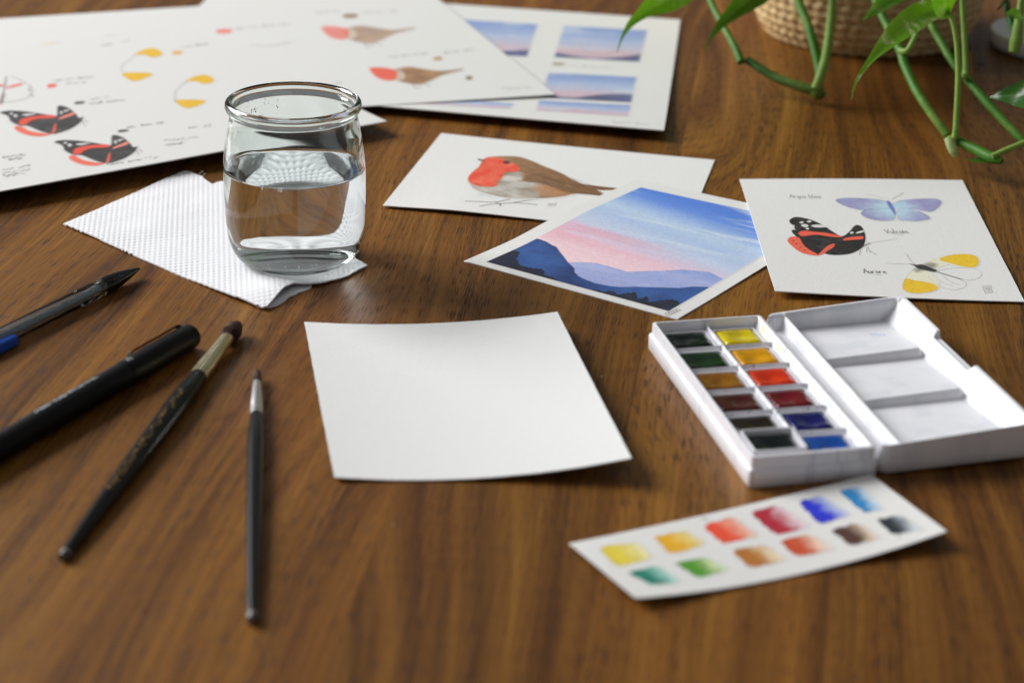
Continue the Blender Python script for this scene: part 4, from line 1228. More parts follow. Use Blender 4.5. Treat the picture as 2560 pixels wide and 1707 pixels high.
TW, TL_, TH = 48.0, 131.0, 12.5
ROWS = np.linspace(2.2, TL_ - 2.2, 7)
CX = 23.6
def tray_z(S, T):
    Z = np.full(S.shape, 1.6)
    Z = np.maximum(Z, np.where(np.abs(S - CX) < 0.7, 10.4, 0))
    for r_ in ROWS[1:-1]:
        Z = np.maximum(Z, np.where((np.abs(T - r_) < 0.6), 9.8, 0))
    # right-hand inside wall leans
    Z = np.maximum(Z, np.clip(11.6 - (TW - 1.6 - S) * 2.2, 0, 11.6))
    edge = (S < 1.7) | (S > TW - 1.7) | (T < 1.9) | (T > TL_ - 1.9)
    Z = np.where(edge, TH, Z)
    rim = (S < 0.7) | (S > TW - 0.7) | (T < 0.7) | (T > TL_ - 0.7)
    Z = np.where(rim, TH - 0.25, Z)
    return Z
def stains(P, nt0):
    C = np.zeros((len(P), 4))
    rg = np.random.default_rng(5)
    def spot(s, t, r, col, op=0.85, zmin=2.5):
        d = np.hypot(P[:, 0] - s, P[:, 1] - t) + 0.5 * r * (vnoise(P[:, 0] * 1.7, P[:, 1] * 1.7, 3) - 0.5)
        a = smooth01(1.3 - d / r) * op * (P[:, 2] > zmin)
        m = a > C[:, 3]
        C[m, :3] = lin(col); C[m, 3] = a[m]
    for s, t, r, c, o_ in ((45.5, 121, 1.2, 'ecdf7a', .8), (46.2, 117, 0.9, 'f0e48e', .8), (45.2, 113, 0.8, 'e9d35a', .7), (45.6, 101, 1.1, 'efd876', .8), (46.0, 97, 0.9, 'edd060', .8), (46.3, 94.5, 0.7, '4a7cc0', .8), (45.7, 84, 0.6, 'e88a80', .7), (46.2, 78, 0.4, 'e2776c', .7), (46.0, 64, 0.5, 'e08a9a', .6),
                            (46.1, 42, 0.9, '9fc4ee', .8), (30, 86.7, 0.7, '9c1f3a', .7), (38, 44.5, 0.8, '3b4a86', .7), (41.5, 44.4, 0.6, '56618e', .7), (43.5, 44.3, 0.5, '606a90', .7), (35.5, 44.6, 0.6, '8a90b4', .6), (14, 44.4, 0.5, '33334a', .7), (23.5, 40, 0.8, '3a4a7a', .7), (23.9, 33, 1.0, '8fa0cc', .6), (23.4, 24, 1.1, 'a9b6d8', .6), (24, 15, 1.2, '98c2e6', .6), (23.2, 10, 0.8, '8ab4dc', .6), (29, 108.6, 0.4, '8a6a50', .6), (24.2, 62, 0.5, 'c9b0b4', .5), (24.0, 100, 0.8, 'dfe4b8', .6)):
        spot(s, t, r, c, o_)
    # faint grey use marks round the pans
    n = fbm(P[:, 0] * 0.3, P[:, 1] * 0.3, 33, 4)
    g = smooth01((n - 0.56) / 0.15) * 0.35
    m = C[:, 3] < 0.05
    C[m, :3] = lin('b9bac6'); C[m, 3] = g[m]
    return C
moulded('tray', 0, TW, 0, TL_, 0.4, tray_z, [(0.0, 12.0), (0.1, 7.6), (0.9, 7.2), (1.1, 6.6), (1.0, 0.6), (0.6, 0.12)], box, 1.6, stains)

# lid opened flat beside the tray
L0, L1 = 49.9, 113.0
RIDGE = 58.6
def lid_z(S, T):
    f = (S - L0) / (L1 - L0)
    top = 12.2 + 2.6 * f
    right_w = L1 - S
    Z = 4.2 + 0.0 * S
    u = T / TL_
    # three mixing wells, each sloping down towards its far side
    for a, b in ((0.025, 0.365), (0.365, 0.68), (0.68, 0.975)):
        w = (u >= a) & (u < b)
        Z = np.where(w, 7.4 - 1.8 * smooth01((u - a) / (b - a)), Z)
    Z = np.maximum(Z, np.clip(top - 0.4 - (right_w - 1.8) * 1.15, 0, 40))
    for c in (0.365, 0.68):
        Z = np.maximum(Z, (8.5 + 1.0 * f) * smooth01(1.4 - np.abs(T - c * TL_) / 2.8) * smooth01((S - RIDGE) / 2.0) * smooth01((L1 - 7.0 - S) / 3.0))
    Z = np.where(S < RIDGE + 1.2, top - 0.8, Z)
    Z = np.where(S < RIDGE - 1.0, 6.0, Z)
    ends = (T < 2.0) | (T > TL_ - 2.0)
    Z = np.where(ends, top, Z)
    Z = np.where(right_w < 1.9, top, Z)
    notch = smooth01((u - 0.42) / 0.012) * smooth01((0.70 - u) / 0.012)
    Z = np.where(right_w < 2.6, np.minimum(Z, top - 3.2 * notch), Z)
    return Z
def lid_tilt(P):
    a = R(1.3)
    x = P[:, 0] - L0
    Q = P.copy()
    Q[:, 0] = L0 + x * math.cos(a) - P[:, 2] * math.sin(a) * 0.0
    Q[:, 2] = P[:, 2] + x * math.sin(a)
    b = R(1.3)
    Q[:, 1] = P[:, 1] + x * math.sin(b)
    return Q
def lid_stain(P, nt0):
    C = np.zeros((len(P), 4))
    def mark(s, t, ls, lt):
        a = smooth01(1.4 - np.abs(P[:, 0] - s) / ls) * smooth01(1.4 - np.abs(P[:, 1] - t) / lt) * 0.75
        m = a > C[:, 3]; C[m, :3] = lin('6f96d6'); C[m, 3] = a[m]
    for k, (ds, l) in enumerate(((0, 2.0), (1.1, 1.4), (2.2, 2.2), (3.6, 1.6), (4.8, 1.5))):
        mark(92 + ds, 113 - ds * 0.4, 0.3, l)
    n = fbm(P[:, 0] * 0.12, P[:, 1] * 0.12, 71, 4)
    g = smooth01((n - 0.5) / 0.2) * 0.22
    m = C[:, 3] < 0.05
    C[m, :3] = lin('c2cbd6'); C[m, 3] = g[m]
    return C
lid = moulded('lid', L0, L1, 0.3, TL_ + 0.3, 0.5, lid_z, [(0.15, lambda b: b[:, 2] - 1.0), (0.25, 4.5), (0.0, 1.2), (-0.9, 0.25)], box, 5.0, lid_stain, lid_tilt, 4)
# hinge pins between tray and lid
for t in (6, 65, 112):
    lathe('hinge', pal(49.2, t, 4.6), p2, [(0, 0.0015), (0.014, 0.0015)], M_PAN, parent=box, n=16)

# paint pans: removable, so each is a thing of its own
def paint_mat(name, c, gloss=0.28):
    m = NT(name)
    co = m.n('TexCoord').outputs['Object']
    nz = m.noise(co, 160, 4, 0.6, 0.4)
    cc = lin(c)
    base = m.mix(nz, tuple(v * 0.5 for v in cc), tuple(min(1, v * 1.3) for v in cc))
    m.principled(Base_Color=base, Roughness=m.math('MULTIPLY_ADD', nz, 0.15, gloss - 0.16, clamp=True), Specular_IOR_Level=0.4, Normal=m.bump(m.noise(co, 220, 3, 0.6), 0.3, 0.0008))
    return m.mat
PANS = [(0, 5, '071412', 'dark viridian', 'first from the far end, left row'), (0, 4, '0c2c12', 'dark green', 'second from the far end, left row'), (0, 3, '8f5c0a', 'yellow ochre', 'third from the far end, left row'),
        (0, 2, '4a140e', 'reddish brown', 'fourth from the far end, left row'), (0, 1, '20140c', 'dark brown', 'fifth from the far end, left row'), (0, 0, '050f13', 'blue-black', 'nearest in the left row, standing proud of the tray'),
        (1, 5, 'dcc60c', 'lemon yellow', 'first from the far end, right row'), (1, 4, 'dc9c02', 'golden yellow', 'second from the far end, right row'), (1, 3, 'd8330a', 'orange red', 'third from the far end, right row'),
        (1, 2, '6e0816', 'crimson', 'fourth from the far end, right row'), (1, 1, '0a0c5e', 'ultramarine blue', 'fifth from the far end, right row'), (1, 0, '0a4ca4', 'bright blue', 'nearest in the right row')]
for col, row, hexc, nm, where in PANS:
    sa, sb = (1.9, CX - 0.8) if col == 0 else (CX + 0.8, TW - 4.0)
    ta, tb = ROWS[row] + 0.9, ROWS[row + 1] - 0.9
    cs, ct = 0.5 * (sa + sb), 0.5 * (ta + tb) - 0.5
    hw, hl = 0.5 * (sb - sa) - 0.3, 0.5 * (tb - ta) - 0.8
    raised = (col == 0 and row == 0)
    z0, zr_ = (1.75, 8.9) if not raised else (6.2, 12.9)
    if raised: cs, ct, hw, hl = cs + 0.2, ct + 0.4, hw + 0.25, hl + 0.5
    root = empty('paint_pan', pal(cs, ct, z0))
    tag(root, '%s paint pan, %s' % (nm, where), 'paint pan', 'paint pans in the watercolour box')
    yaw = R(random.uniform(-1.5, 1.5))
    def L(x, y, z, cs=cs, ct=ct, yaw=yaw):
        return tuple(pal(cs + x * math.cos(yaw) - y * math.sin(yaw), ct + x * math.sin(yaw) + y * math.cos(yaw), z))
    w = 0.7
    rings = [(hw - 0.8, hl - 0.8, z0), (hw, hl, zr_ - 0.2), (hw - 0.15, hl - 0.15, zr_), (hw - w, hl - w, zr_), (hw - w - 0.4, hl - w - 0.4, z0 + 1.2)]
    vs, f = [], []
    for a, b, z in rings:
        c_ = 1.0
        for x, y in ((-a + c_, -b), (a - c_, -b), (a, -b + c_), (a, b - c_), (a - c_, b), (-a + c_, b), (-a, b - c_), (-a, -b + c_)):
            vs.append(L(x, y, z))
    for k in range(len(rings) - 1):
        for i in range(8):
            f.append((k * 8 + i, k * 8 + (i + 1) % 8, k * 8 + 8 + (i + 1) % 8, k * 8 + 8 + i))
    f.append(tuple(range(8))[::-1]); f.append(tuple(range(len(vs) - 8, len(vs))))
    o = mesh_obj('pan', vs, f, M_PAN, parent=root); auto_smooth(o, 40)
    # paint cake: rounded edges, worn hollow
    n_ = 22
    U, V = np.meshgrid(np.linspace(-1, 1, n_), np.linspace(-1, 1, n_))
    a, b = hw - w - 0.25, hl - w - 0.25
    zt = zr_ - (0.5 if not raised else 2.4)
    rim = np.minimum(1 - np.abs(U), 1 - np.abs(V))
    hol = np.exp(-((U - 0.25 * math.sin(col * 2 + row)) ** 2 + (V + 0.2 * math.cos(row * 1.7)) ** 2) / 0.3) * (1.3 if not raised else 1.6)
    Zp = zt + 0.9 * smooth01(rim / 0.25) - hol + 0.7 * (fbm(U * 1.8 + col * 5, V * 1.8 + row * 7, 3) - 0.5)
    Zp = np.where(rim < 1e-6, z0 + 1.4, Zp)
    Up, Vp = U * a * (1 - 0.05 * V * V), V * b * (1 - 0.05 * U * U)
    vs = [L(x, y, z) for x, y, z in zip(Up.ravel(), Vp.ravel(), Zp.ravel())]
    mesh_obj('paint', vs, grid_faces(n_, n_), paint_mat(nm.replace(' ', '_') + '_paint', hexc), parent=root)

# ------------------------------------------------------------------ pens and brushes
M_BLACK = simple('black_lacquer', '060607', 0.26, 0.3, rvar=0.05)
M_MATTE = simple('black_matte_plastic', '09090a', 0.5, 0.2, var=0.2)
M_BRASS = simple('pale_gold_metal', 'efe3bc', 0.26, 0.5, metal=1.0, rvar=0.04)
M_STEEL = simple('silver_metal', 'f2f2f0', 0.26, 0.5, metal=1.0, rvar=0.04)
M_HAIR = simple('brush_hair', '452a22', 0.6, 0.2, var=0.5)
M_GOLD = simple('gold_print', 'b08a3c', 0.4, 0.5, metal=0.6)
M_WHITEP = simple('white_print', 'b9bdc2', 0.5)
M_GREYTIP = simple('handle_tip', '8a8684', 0.35)

def along(p0, p1, f):
    return Vector(p0).lerp(Vector(p1), f)

def print_marks(name, p0, axis, up_ang, marks, rad, mat, parent):
    """lettering printed on a round barrel: marks = [(distance, angle, length, width)] as slightly raised curved patches"""
    axis = Vector(axis).normalized()
    y = Vector((0, 0, 1)).cross(axis).normalized(); z = axis.cross(y)
    vs, f = [], []
    for d, a, l, w in marks:
        r = (rad(d) if callable(rad) else rad) + 0.00006
        b = len(vs)
        for i in range(5):
            t = a + (i / 4 - 0.5) * w / r
            for dd in (d, d + l):
                vs.append(Vector(p0) + axis * dd + y * (r * math.cos(t)) + z * (r * math.sin(t)))
        for i in range(4):
            f.append((b + 2 * i, b + 2 * i + 1, b + 2 * i + 3, b + 2 * i + 2))
    return mesh_obj(name, [tuple(v) for v in vs], f, mat, parent=parent)

def bristles(name, base, axis, length, r0, belly, parent, seed, tipflat):
    rg = random.Random(seed)
    axis = Vector(axis).normalized()
    y = Vector((0, 0, 1)).cross(axis).normalized(); z = axis.cross(y)
    vs, f = [], []
    # dense core
    n, prof = 20, [(0, r0 * 0.92), (length * 0.25, belly * 0.9), (length * 0.55, belly * 0.9), (length * 0.8, belly * 0.62), (length * 0.93, belly * 0.3)]
    for d, r in prof:
        for i in range(n):
            t = 2 * math.pi * i / n
            rr = r * (1 + 0.06 * rg.uniform(-1, 1))
            vs.append(base + axis * d + y * (rr * math.cos(t)) + z * (rr * math.sin(t)))
    for k in range(len(prof) - 1):
        for i in range(n):
            f.append((k * n + i, k * n + (i + 1) % n, (k + 1) * n + (i + 1) % n, (k + 1) * n + i))
    f.append(tuple(len(vs) - n + i for i in range(n)))
    for _ in range(620):
        t = rg.uniform(0, 2 * math.pi); q = math.sqrt(rg.uniform(0.3, 1))
        l = length * (1 - tipflat * q * q * rg.uniform(0.6, 1.2)) * rg.uniform(0.9, 1.03)
        jt = t + rg.uniform(-0.45, 0.45)
        pts = []
        for s_ in (0, 0.35, 0.7, 1.0):
            rr = q * (r0 + (belly - r0) * math.sin(math.pi * min(1, s_ * 1.15)) ** 0.8 * 1.0) * (1 - 0.55 * max(0, s_ - 0.5) / 0.5)
            tt = t + (jt - t) * s_
            pts.append(base + axis * (l * s_) + y * (rr * math.cos(tt)) + z * (rr * math.sin(tt)))
        w = 0.00012
        b = len(vs)
        for i, p in enumerate(pts):
            ww = w * (1 - 0.8 * i / 3)
            tang = (y * (-math.sin(t)) + z * math.cos(t)) * ww
            nor = (y * math.cos(t) + z * math.sin(t)) * ww
            vs += [p + tang, p - tang, p + nor]
        for i in range(3):
            for a_, b_ in ((0, 1), (1, 2), (2, 0)):
                f.append((b + 3 * i + a_, b + 3 * i + b_, b + 3 * i + 3 + b_, b + 3 * i + 3 + a_))
    return mesh_obj(name, [tuple(v) for v in vs], f, M_HAIR, parent=parent)

def brush(name, px_tip, px_ferr0, px_ferr1, px_end, r_tipf, r_ferr1, r_belly, r_end, label, seed, gold=None):
    f0 = at(*px_ferr0, r_belly); f1 = at(*px_ferr1, r_belly); e = at(*px_end, r_end + 0.0002); tip = at(*px_tip, r_belly)
    ax = (f0 - e).normalized()
    root = empty(name, (e.x, e.y, 0)); tag(root, label, 'paintbrush')
    Lf1 = (f1 - e).dot(ax); Lf0 = (f0 - e).dot(ax); Lt = (tip - e).dot(ax)
    hp = [(0, r_end * 0.3), (0.0006, r_end * 0.8), (0.0018, r_end), (Lf1 * 0.22, r_end * 0.45 + r_belly * 0.5), (Lf1 * 0.45, r_end * 0.1 + r_belly * 0.85), (Lf1 * 0.7, r_belly * 0.99), (Lf1 * 0.88, r_belly), (Lf1 * 0.96, r_ferr1 * 1.02), (Lf1, r_ferr1 * 0.93)]
    hp = [tuple(p) for p in catmull([np.array(p) for p in hp], 4)]
    lathe('handle', e, ax, hp, M_BLACK, parent=root, n=28, sharp=50)
    lathe('handle_tip', e - ax * 0.0002, ax, [(0, r_end * 0.35), (0.0004, r_end * 0.75), (0.0016, r_end * 1.04), (0.0024, r_end * 1.04)], M_GREYTIP, parent=root, n=20)
    cr = Lf0 - Lf1
    fp = [(Lf1 - 0.0004, r_ferr1), (Lf1 + cr * 0.05, r_ferr1 * 1.04), (Lf1 + cr * 0.08, r_ferr1 * 0.94), (Lf1 + cr * 0.12, r_ferr1 * 1.04), (Lf1 + cr * 0.16, r_ferr1 * 0.94), (Lf1 + cr * 0.2, r_ferr1 * 1.0), (Lf0 - 0.0004, r_tipf), (Lf0, r_tipf * 0.97)]
    lathe('ferrule', e, ax, fp, M_BRASS if gold else M_STEEL, parent=root, n=32, sharp=60)
    bristles('bristles', e + ax * (Lf0 - 0.0006), ax, Lt - Lf0, r_tipf * 0.93, r_tipf * (1.5 if gold else 1.12), root, seed, 0.25 if gold else 0.45)
    if gold:
        xs_ = np.array([p[0] for p in hp]); rs_ = np.array([p[1] for p in hp])
        rad = lambda d: float(np.interp(d, xs_, rs_))
        rg = random.Random(seed + 1)
        marks = []
        d = Lf1 * gold[0]
        while d < Lf1 * gold[1]:
            l = rg.uniform(0.0009, 0.0024)
            for _ in range(2):
                marks.append((d, gold[2] + rg.uniform(-0.25, 0.25), l * 0.6, rg.uniform(0.0003, 0.0011)))
            d += l + rg.uniform(0.0004, 0.0014)
        print_marks('gold_lettering', e, ax, 0, marks, rad, M_GOLD, root)
    return root
brush('large_paintbrush', (600, 806), (568, 846), (487, 938), (159, 1390), 0.0028, 0.0036, 0.0043, 0.0018,
      'large black paintbrush with worn gold lettering and round dark bristles', 1, (0.3, 0.86, R(98)))
brush('small_paintbrush', (641, 920), (642, 957), (637, 1038), (631, 1547), 0.0017, 0.0027, 0.0033, 0.0018,
      'slim plain black paintbrush with a fine pointed tip, nearest the blank card', 2)

# ballpoint pen with clear barrel
def pen():
    r = 0.0039
    tip, cone = at(351, 671, 0.0042), at(252, 719, r)
    back = at(-230, 957, r)
    ax = (cone - back).normalized()
    Lc = (cone - back).length
    root = empty('ballpoint_pen', (cone.x, cone.y, 0)); tag(root, 'ballpoint pen with clear barrel, black nose cone and blue clip', 'pen')
    glass = glass_material('clear_barrel', (0.97, 0.98, 0.98), 1.45, 0.02)
    # clear barrel: hollow tube
    lathe('barrel', back, ax, [(0, r * 0.72), (0, r), (Lc - 0.002, r), (Lc - 0.0014, r * 1.04), (Lc - 0.0004, r * 1.04), (Lc, r), (Lc, r * 0.72), (0, r * 0.72)], glass, parent=root, n=40, sharp=30, closed=False)
    ink = simple('ink_core', '6a767c', 0.3, 0.5, var=0.3)
    lathe('ink_tube', back + ax * 0.002, ax, [(0, 0), (0, r * 0.5), (Lc - 0.003, r * 0.5), (Lc - 0.003, 0)], ink, parent=root, n=24, closed=False)
    Lt = (tip - cone).dot(ax)
    cp = [(-0.0016, r * 0.64), (0.0, r * 0.64), (0.0002, r * 0.98), (Lt * 0.2, r * 1.0), (Lt * 0.45, r * 0.88), (Lt * 0.7, r * 0.6), (Lt * 0.88, r * 0.34), (Lt * 0.93, r * 0.26), (Lt * 0.935, r * 0.19), (Lt, r * 0.15)]
    lathe('nose_cone', cone, ax, cp, M_BLACK, parent=root, n=32, sharp=35)
    # blue clip lying along the viewer's side of the barrel
    blue = simple('blue_plastic', '0a57c8', 0.3, 0.5)
    side = ax.cross(Vector((0, 0, 1))).normalized()
    a0 = at(66, 869, 0.0035)
    base = along(back, cone, (a0 - back).dot(ax) / Lc) + ax * 0.007
    vs, f = [], []
    q = side * 0.62 + Vector((0, 0, -0.1))
    prof = [(-1, 0.00), (-1, 0.9), (-0.7, 1.15), (0.7, 1.15), (1, 0.9), (1, 0.0)]
    L_ = 0.06
    for k, (d, sc) in enumerate(((0.0, 0.55), (-0.0012, 0.95), (-0.003, 1.0), (-L_, 1.0))):
        for w_, h_ in prof:
            vs.append(base + ax * d + side * (r * 0.9 + 0.0026 * h_ * sc) + Vector((0, 0, -0.0012 + w_ * 0.0023 * sc)))
    n = len(prof)
    for k in range(3):
        for i in range(n):
            f.append((k * n + i, k * n + (i + 1) % n, (k + 1) * n + (i + 1) % n, (k + 1) * n + i))
    f.append(tuple(range(n))[::-1]); f.append(tuple(range(3 * n, 4 * n)))
    o = mesh_obj('clip', [tuple(v) for v in vs], f, blue, parent=root); auto_smooth(o, 40)
pen()

# black fineliner
def fineliner():
    r = 0.0054
    e, b = at(478, 838, r), at(-150, 1204, r)
    ax = (e - b).normalized(); Lb = (e - b).length
    root = empty('fineliner', (e.x, e.y, 0)); tag(root, 'thick matte black capped fineliner between the ballpoint pen and the large brush', 'pen')
    cj = Lb - 0.046
    lathe('barrel', b, ax, [(0, r * 0.97), (cj - 0.0002, r * 0.97)], M_MATTE, parent=root, n=40)
    cap = lathe('cap', b, ax, [(cj, r * 0.9), (cj, r * 1.0), (cj + 0.0005, r * 1.02), (Lb - 0.012, r * 1.0), (Lb - 0.0012, r * 0.98), (Lb - 0.0004, r * 0.93), (Lb, r * 0.85)], M_MATTE, parent=root, n=40, sharp=25)
    side = Vector((0, 0, 1)).cross(ax).normalized()
    # clip along the far upper side of the cap
    vs, f = [], []
    nrm = (Vector((0, 0, 1)) * 0.8 + side * 0.6).normalized(); tg = ax.cross(nrm)
    for d, h in ((Lb - 0.0035, 0.0001), (Lb - 0.005, 0.0014), (Lb - 0.036, 0.0015), (Lb - 0.038, 0.0008)):
        for w_, hh in ((-0.0014, 0), (-0.0014, 1), (0.0014, 1), (0.0014, 0)):
            vs.append(b + ax * d + nrm * (r * 0.97 + (h if hh else h * 0.45)) + tg * w_)
    for k in range(3):
        for i in range(4):
            f.append((k * 4 + i, k * 4 + (i + 1) % 4, (k + 1) * 4 + (i + 1) % 4, (k + 1) * 4 + i))
    f.append((3, 2, 1, 0)); f.append((12, 13, 14, 15))
    o = mesh_obj('clip', [tuple(v) for v in vs], f, M_MATTE, parent=cap); auto_smooth(o, 30)
    rg = random.Random(8)
    m1 = []
    for k, a0 in enumerate((R(100), R(92), R(83))):
        d = cj + 0.0016
        for _ in range(3):
            m1.append((d, a0 + rg.uniform(-.02, .02), 0.0007, 0.0003)); d += 0.0010
    m1 += [(cj + 0.0014, R(96), 0.0003, 0.0014), (cj + 0.0026, R(88), 0.0003, 0.0014), (cj + 0.0040, R(100), 0.0003, 0.0012)]
    print_marks('size_mark', b, ax, 0, m1, r * 1.02, M_WHITEP, cap)
    m2 = []
    d = cj - 0.055
    while d < cj - 0.018:
        l = rg.uniform(0.0006, 0.0016)
        m2.append((d, R(84) + rg.uniform(-.06, .06), l, rg.uniform(0.0004, 0.0015))); d += l + rg.uniform(0.0003, 0.0009)
    print_marks('brand_lettering', b, ax, 0, m2, r * 0.975, M_WHITEP, root)
fineliner()

# ------------------------------------------------------------------ woven basket
M_STRAW = NT('straw_rope')
_co = M_STRAW.n('TexCoord').outputs['Object']
_n1 = M_STRAW.noise(M_STRAW.mapping(_co, (1, 1, 1)), 260, 4, 0.65)
_n2 = M_STRAW.noise(_co, 60, 2, 0.5)
_c = M_STRAW.ramp(_n1, [(0.28, lin('a07c48')), (0.5, lin('dcbd88')), (0.75, lin('f0deb4'))])
_c = M_STRAW.mix(M_STRAW.math('MULTIPLY', _n2, 0.25), _c, lin('b88c58'))
M_STRAW.principled(Base_Color=_c, Roughness=0.75, Specular_IOR_Level=0.25, Normal=M_STRAW.bump(M_STRAW.noise(_co, 700, 4, 0.7), 0.6, 0.0006))
BC = at_y(2160, 70, 1.366); BC = Vector((BC.x, 1.366, 0))
basket = empty('woven_basket', BC)
tag(basket, 'round plant basket of braided straw rope, behind the trailing stems', 'basket')
def coil_mesh(rad, tube_r, twist, seed):
    nphi, npsi = 360, 10
    ph = np.linspace(0, 2 * np.pi, nphi, endpoint=False)
    ps = np.linspace(0, 2 * np.pi, npsi, endpoint=False)
    PH, PS = np.meshgrid(ph, ps, indexing='ij')
    n = round(rad * 2 * math.pi / 0.0085)
    lump = 0.75 + 0.33 * np.abs(np.sin(0.5 * (n * PH + twist * PS))) + 0.06 * np.sin(n * 3 * PH + seed)
    rr = tube_r * lump
    X = (rad + rr * np.cos(PS)) * np.cos(PH); Y = (rad + rr * np.cos(PS)) * np.sin(PH); Z = rr * np.sin(PS) * 1.05
    V = np.stack([X, Y, Z], -1).reshape(-1, 3)
    i = np.arange(nphi)[:, None]; j = np.arange(npsi)[None]
    F = np.stack([i * npsi + j, ((i + 1) % nphi) * npsi + j, ((i + 1) % nphi) * npsi + (j + 1) % npsi, i * npsi + (j + 1) % npsi], -1).reshape(-1, 4)
    me = bpy.data.meshes.new('rope_coil')
    me.from_pydata([tuple(v) for v in V], [], [tuple(q) for q in F])
    me.polygons.foreach_set('use_smooth', np.ones(len(me.polygons), dtype=bool))
    me.materials.append(M_STRAW.mat)
    return me
CM = [coil_mesh(0.072, 0.0036, 1, 1), coil_mesh(0.072, 0.0036, -1, 2)]
for k in range(20):
    z = 0.0038 + k * 0.0056
    rad = 0.063 + 0.0095 * (1 - math.exp(-k / 2.2)) + 0.0001 * k
    o = bpy.data.objects.new('rope_coil', CM[k % 2]); COL.objects.link(o)
    o.parent = basket
    s_ = rad / 0.072
    o.scale = (s_, s_, 1)
    o.location = (0, 0, z)
    o.rotation_euler = (0, 0, k * 0.37)
bs = simple('basket_lining', '4a3a26', 0.9)
lathe_z('base', (BC.x, BC.y, 0.0), [(0, 0.6), (62, 0.6), (64, 3), (64, 6), (0, 6)], bs, parent=basket, n=48)
soil = simple('potting_soil', '2a1c14', 0.95, 0.1, var=0.5, bump=1.0, bscale=300)
lathe_z('soil', (BC.x, BC.y, 0.0), [(0, 98), (30, 99), (66, 97), (66, 90), (0, 90)], soil, parent=basket, n=48)

# ------------------------------------------------------------------ pothos
def leaf_material(name, variegate, base='4f9418'):
    m = NT(name)
    co = m.n('TexCoord').outputs['Object']
    at_ = m.n('Attribute', attribute_name='paint')
    sep = m.n('SeparateColor', {0: at_.outputs['Color']})
    u, v = sep.outputs[0], sep.outputs[1]           # along, across (0.5 = midrib)
    nz = m.noise(co, 55, 4, 0.6, 0.6)
    g = m.mix(nz, tuple(c * 0.6 for c in lin(base)), tuple(c * 1.35 for c in lin(base)))
    vn = m.noise(m.mapping(co, (1.3, 0.6, 1.0)), 70, 3, 0.6, 1.2)
    g = m.mix(m.math('MULTIPLY', m.ramp(vn, [(0.52, 0.0), (0.66, 1.0)]), variegate), g, lin('d3d79a'))
    rib = m.ramp(m.math('ABSOLUTE', m.math('SUBTRACT', v, 0.5)), [(0.0, 1.0), (0.035, 0.0)])
    g = m.mix(m.math('MULTIPLY', rib, 0.45), g, lin('a9c860'))
    vein = m.math('SINE', m.math('MULTIPLY_ADD', u, 55.0, m.math('MULTIPLY', m.math('ABSOLUTE', m.math('SUBTRACT', v, 0.5)), -38.0)))
    b = m.principled(Base_Color=g, Roughness=0.32, Specular_IOR_Level=0.5, Normal=m.bump(m.math('ADD', vein, m.math('MULTIPLY', nz, 1.5)), 0.08, 0.0005), Coat_Weight=0.1)
    tr = m.n('BsdfTranslucent', {'Color': m.mix(0.5, g, lin('8fc21c'))})
    ms = m.n('MixShader', {0: 0.42, 1: b.outputs[0], 2: tr.outputs[0]})
    m.nt.links.new(ms.outputs[0], m.out.inputs[0])
    return m.mat
M_LEAF = leaf_material('pothos_leaf', 0.25)
M_LEAFV = leaf_material('variegated_leaf', 0.95, '6aa81c')
M_LEAFD = leaf_material('dark_leaf', 0.1, '2f6a1c')
def stem_mat(name, c):
    m = NT(name)
    co = m.n('TexCoord').outputs['Object']
    nz = m.noise(m.mapping(co, (1, 1, 0.3)), 300, 3, 0.6)
    cc = lin(c)
    big = m.noise(co, 38, 3, 0.6)
    g0 = m.mix(nz, tuple(v * 0.65 for v in cc), tuple(v * 1.3 for v in cc))
    g0 = m.mix(m.math('MULTIPLY', m.ramp(big, [(0.45, 0.0), (0.7, 1.0)]), 0.55), g0, lin('93a84e'))
    m.principled(Base_Color=g0, Roughness=0.5, Specular_IOR_Level=0.3, Normal=m.bump(nz, 0.4, 0.0006))
    return m.mat
M_STEM = stem_mat('pothos_stem', '3f7412')
M_STEMD = stem_mat('pothos_stem_dark', '2c5a10')
M_PETI = stem_mat('petiole', '84a648')
M_NODE = stem_mat('leaf_node', 'b9cf8a')
plant = empty('pothos_plant', (BC.x, BC.y, 0.0985))
tag(plant, 'trailing green and yellow pothos plant growing over the straw basket', 'plant')

def leaf(spine, widths, up, mat, fold=0.25, name='leaf', wave=0.04):
    """spine = points from the leaf base to its drip tip; widths = half widths along it"""
    nu, nv = 40, 15
    C0 = catmull([np.array(p) for p in spine], 10)
    d = np.concatenate([[0], np.cumsum(np.linalg.norm(np.diff(C0, axis=0), axis=1))]); d /= d[-1]
    us = np.linspace(0, 1, nu)
    S = np.stack([np.interp(us, d, C0[:, i]) for i in range(3)], 1)
    wk = catmull([np.array((w, 0.0)) for w in widths], 8)[:, 0]
    Wd = np.interp(us, np.linspace(0, 1, len(wk)), np.maximum(wk, 0.0002))
    up = Vector(up).normalized()
    V, C = [], []
    for i in range(nu):
        ax = Vector(S[min(i + 1, nu - 1)] - S[max(i - 1, 0)]).normalized()
        side = ax.cross(up).normalized(); nrm = side.cross(ax)
        for j in range(nv):
            v = j / (nv - 1) * 2 - 1
            h = fold * Wd[i] * abs(v) ** 1.3 + wave * Wd[i] * math.sin(7 * us[i] + 2.5 * v) * abs(v)
            V.append(tuple(Vector(S[i]) + side * (v * Wd[i]) + nrm * h)); C.append((us[i], v * 0.5 + 0.5, 0, 1))
    return mesh_obj(name, V, grid_faces(nv, nu), mat, parent=plant, colours=C)
Yv = lambda px, py, y: at_y(px, py, y)
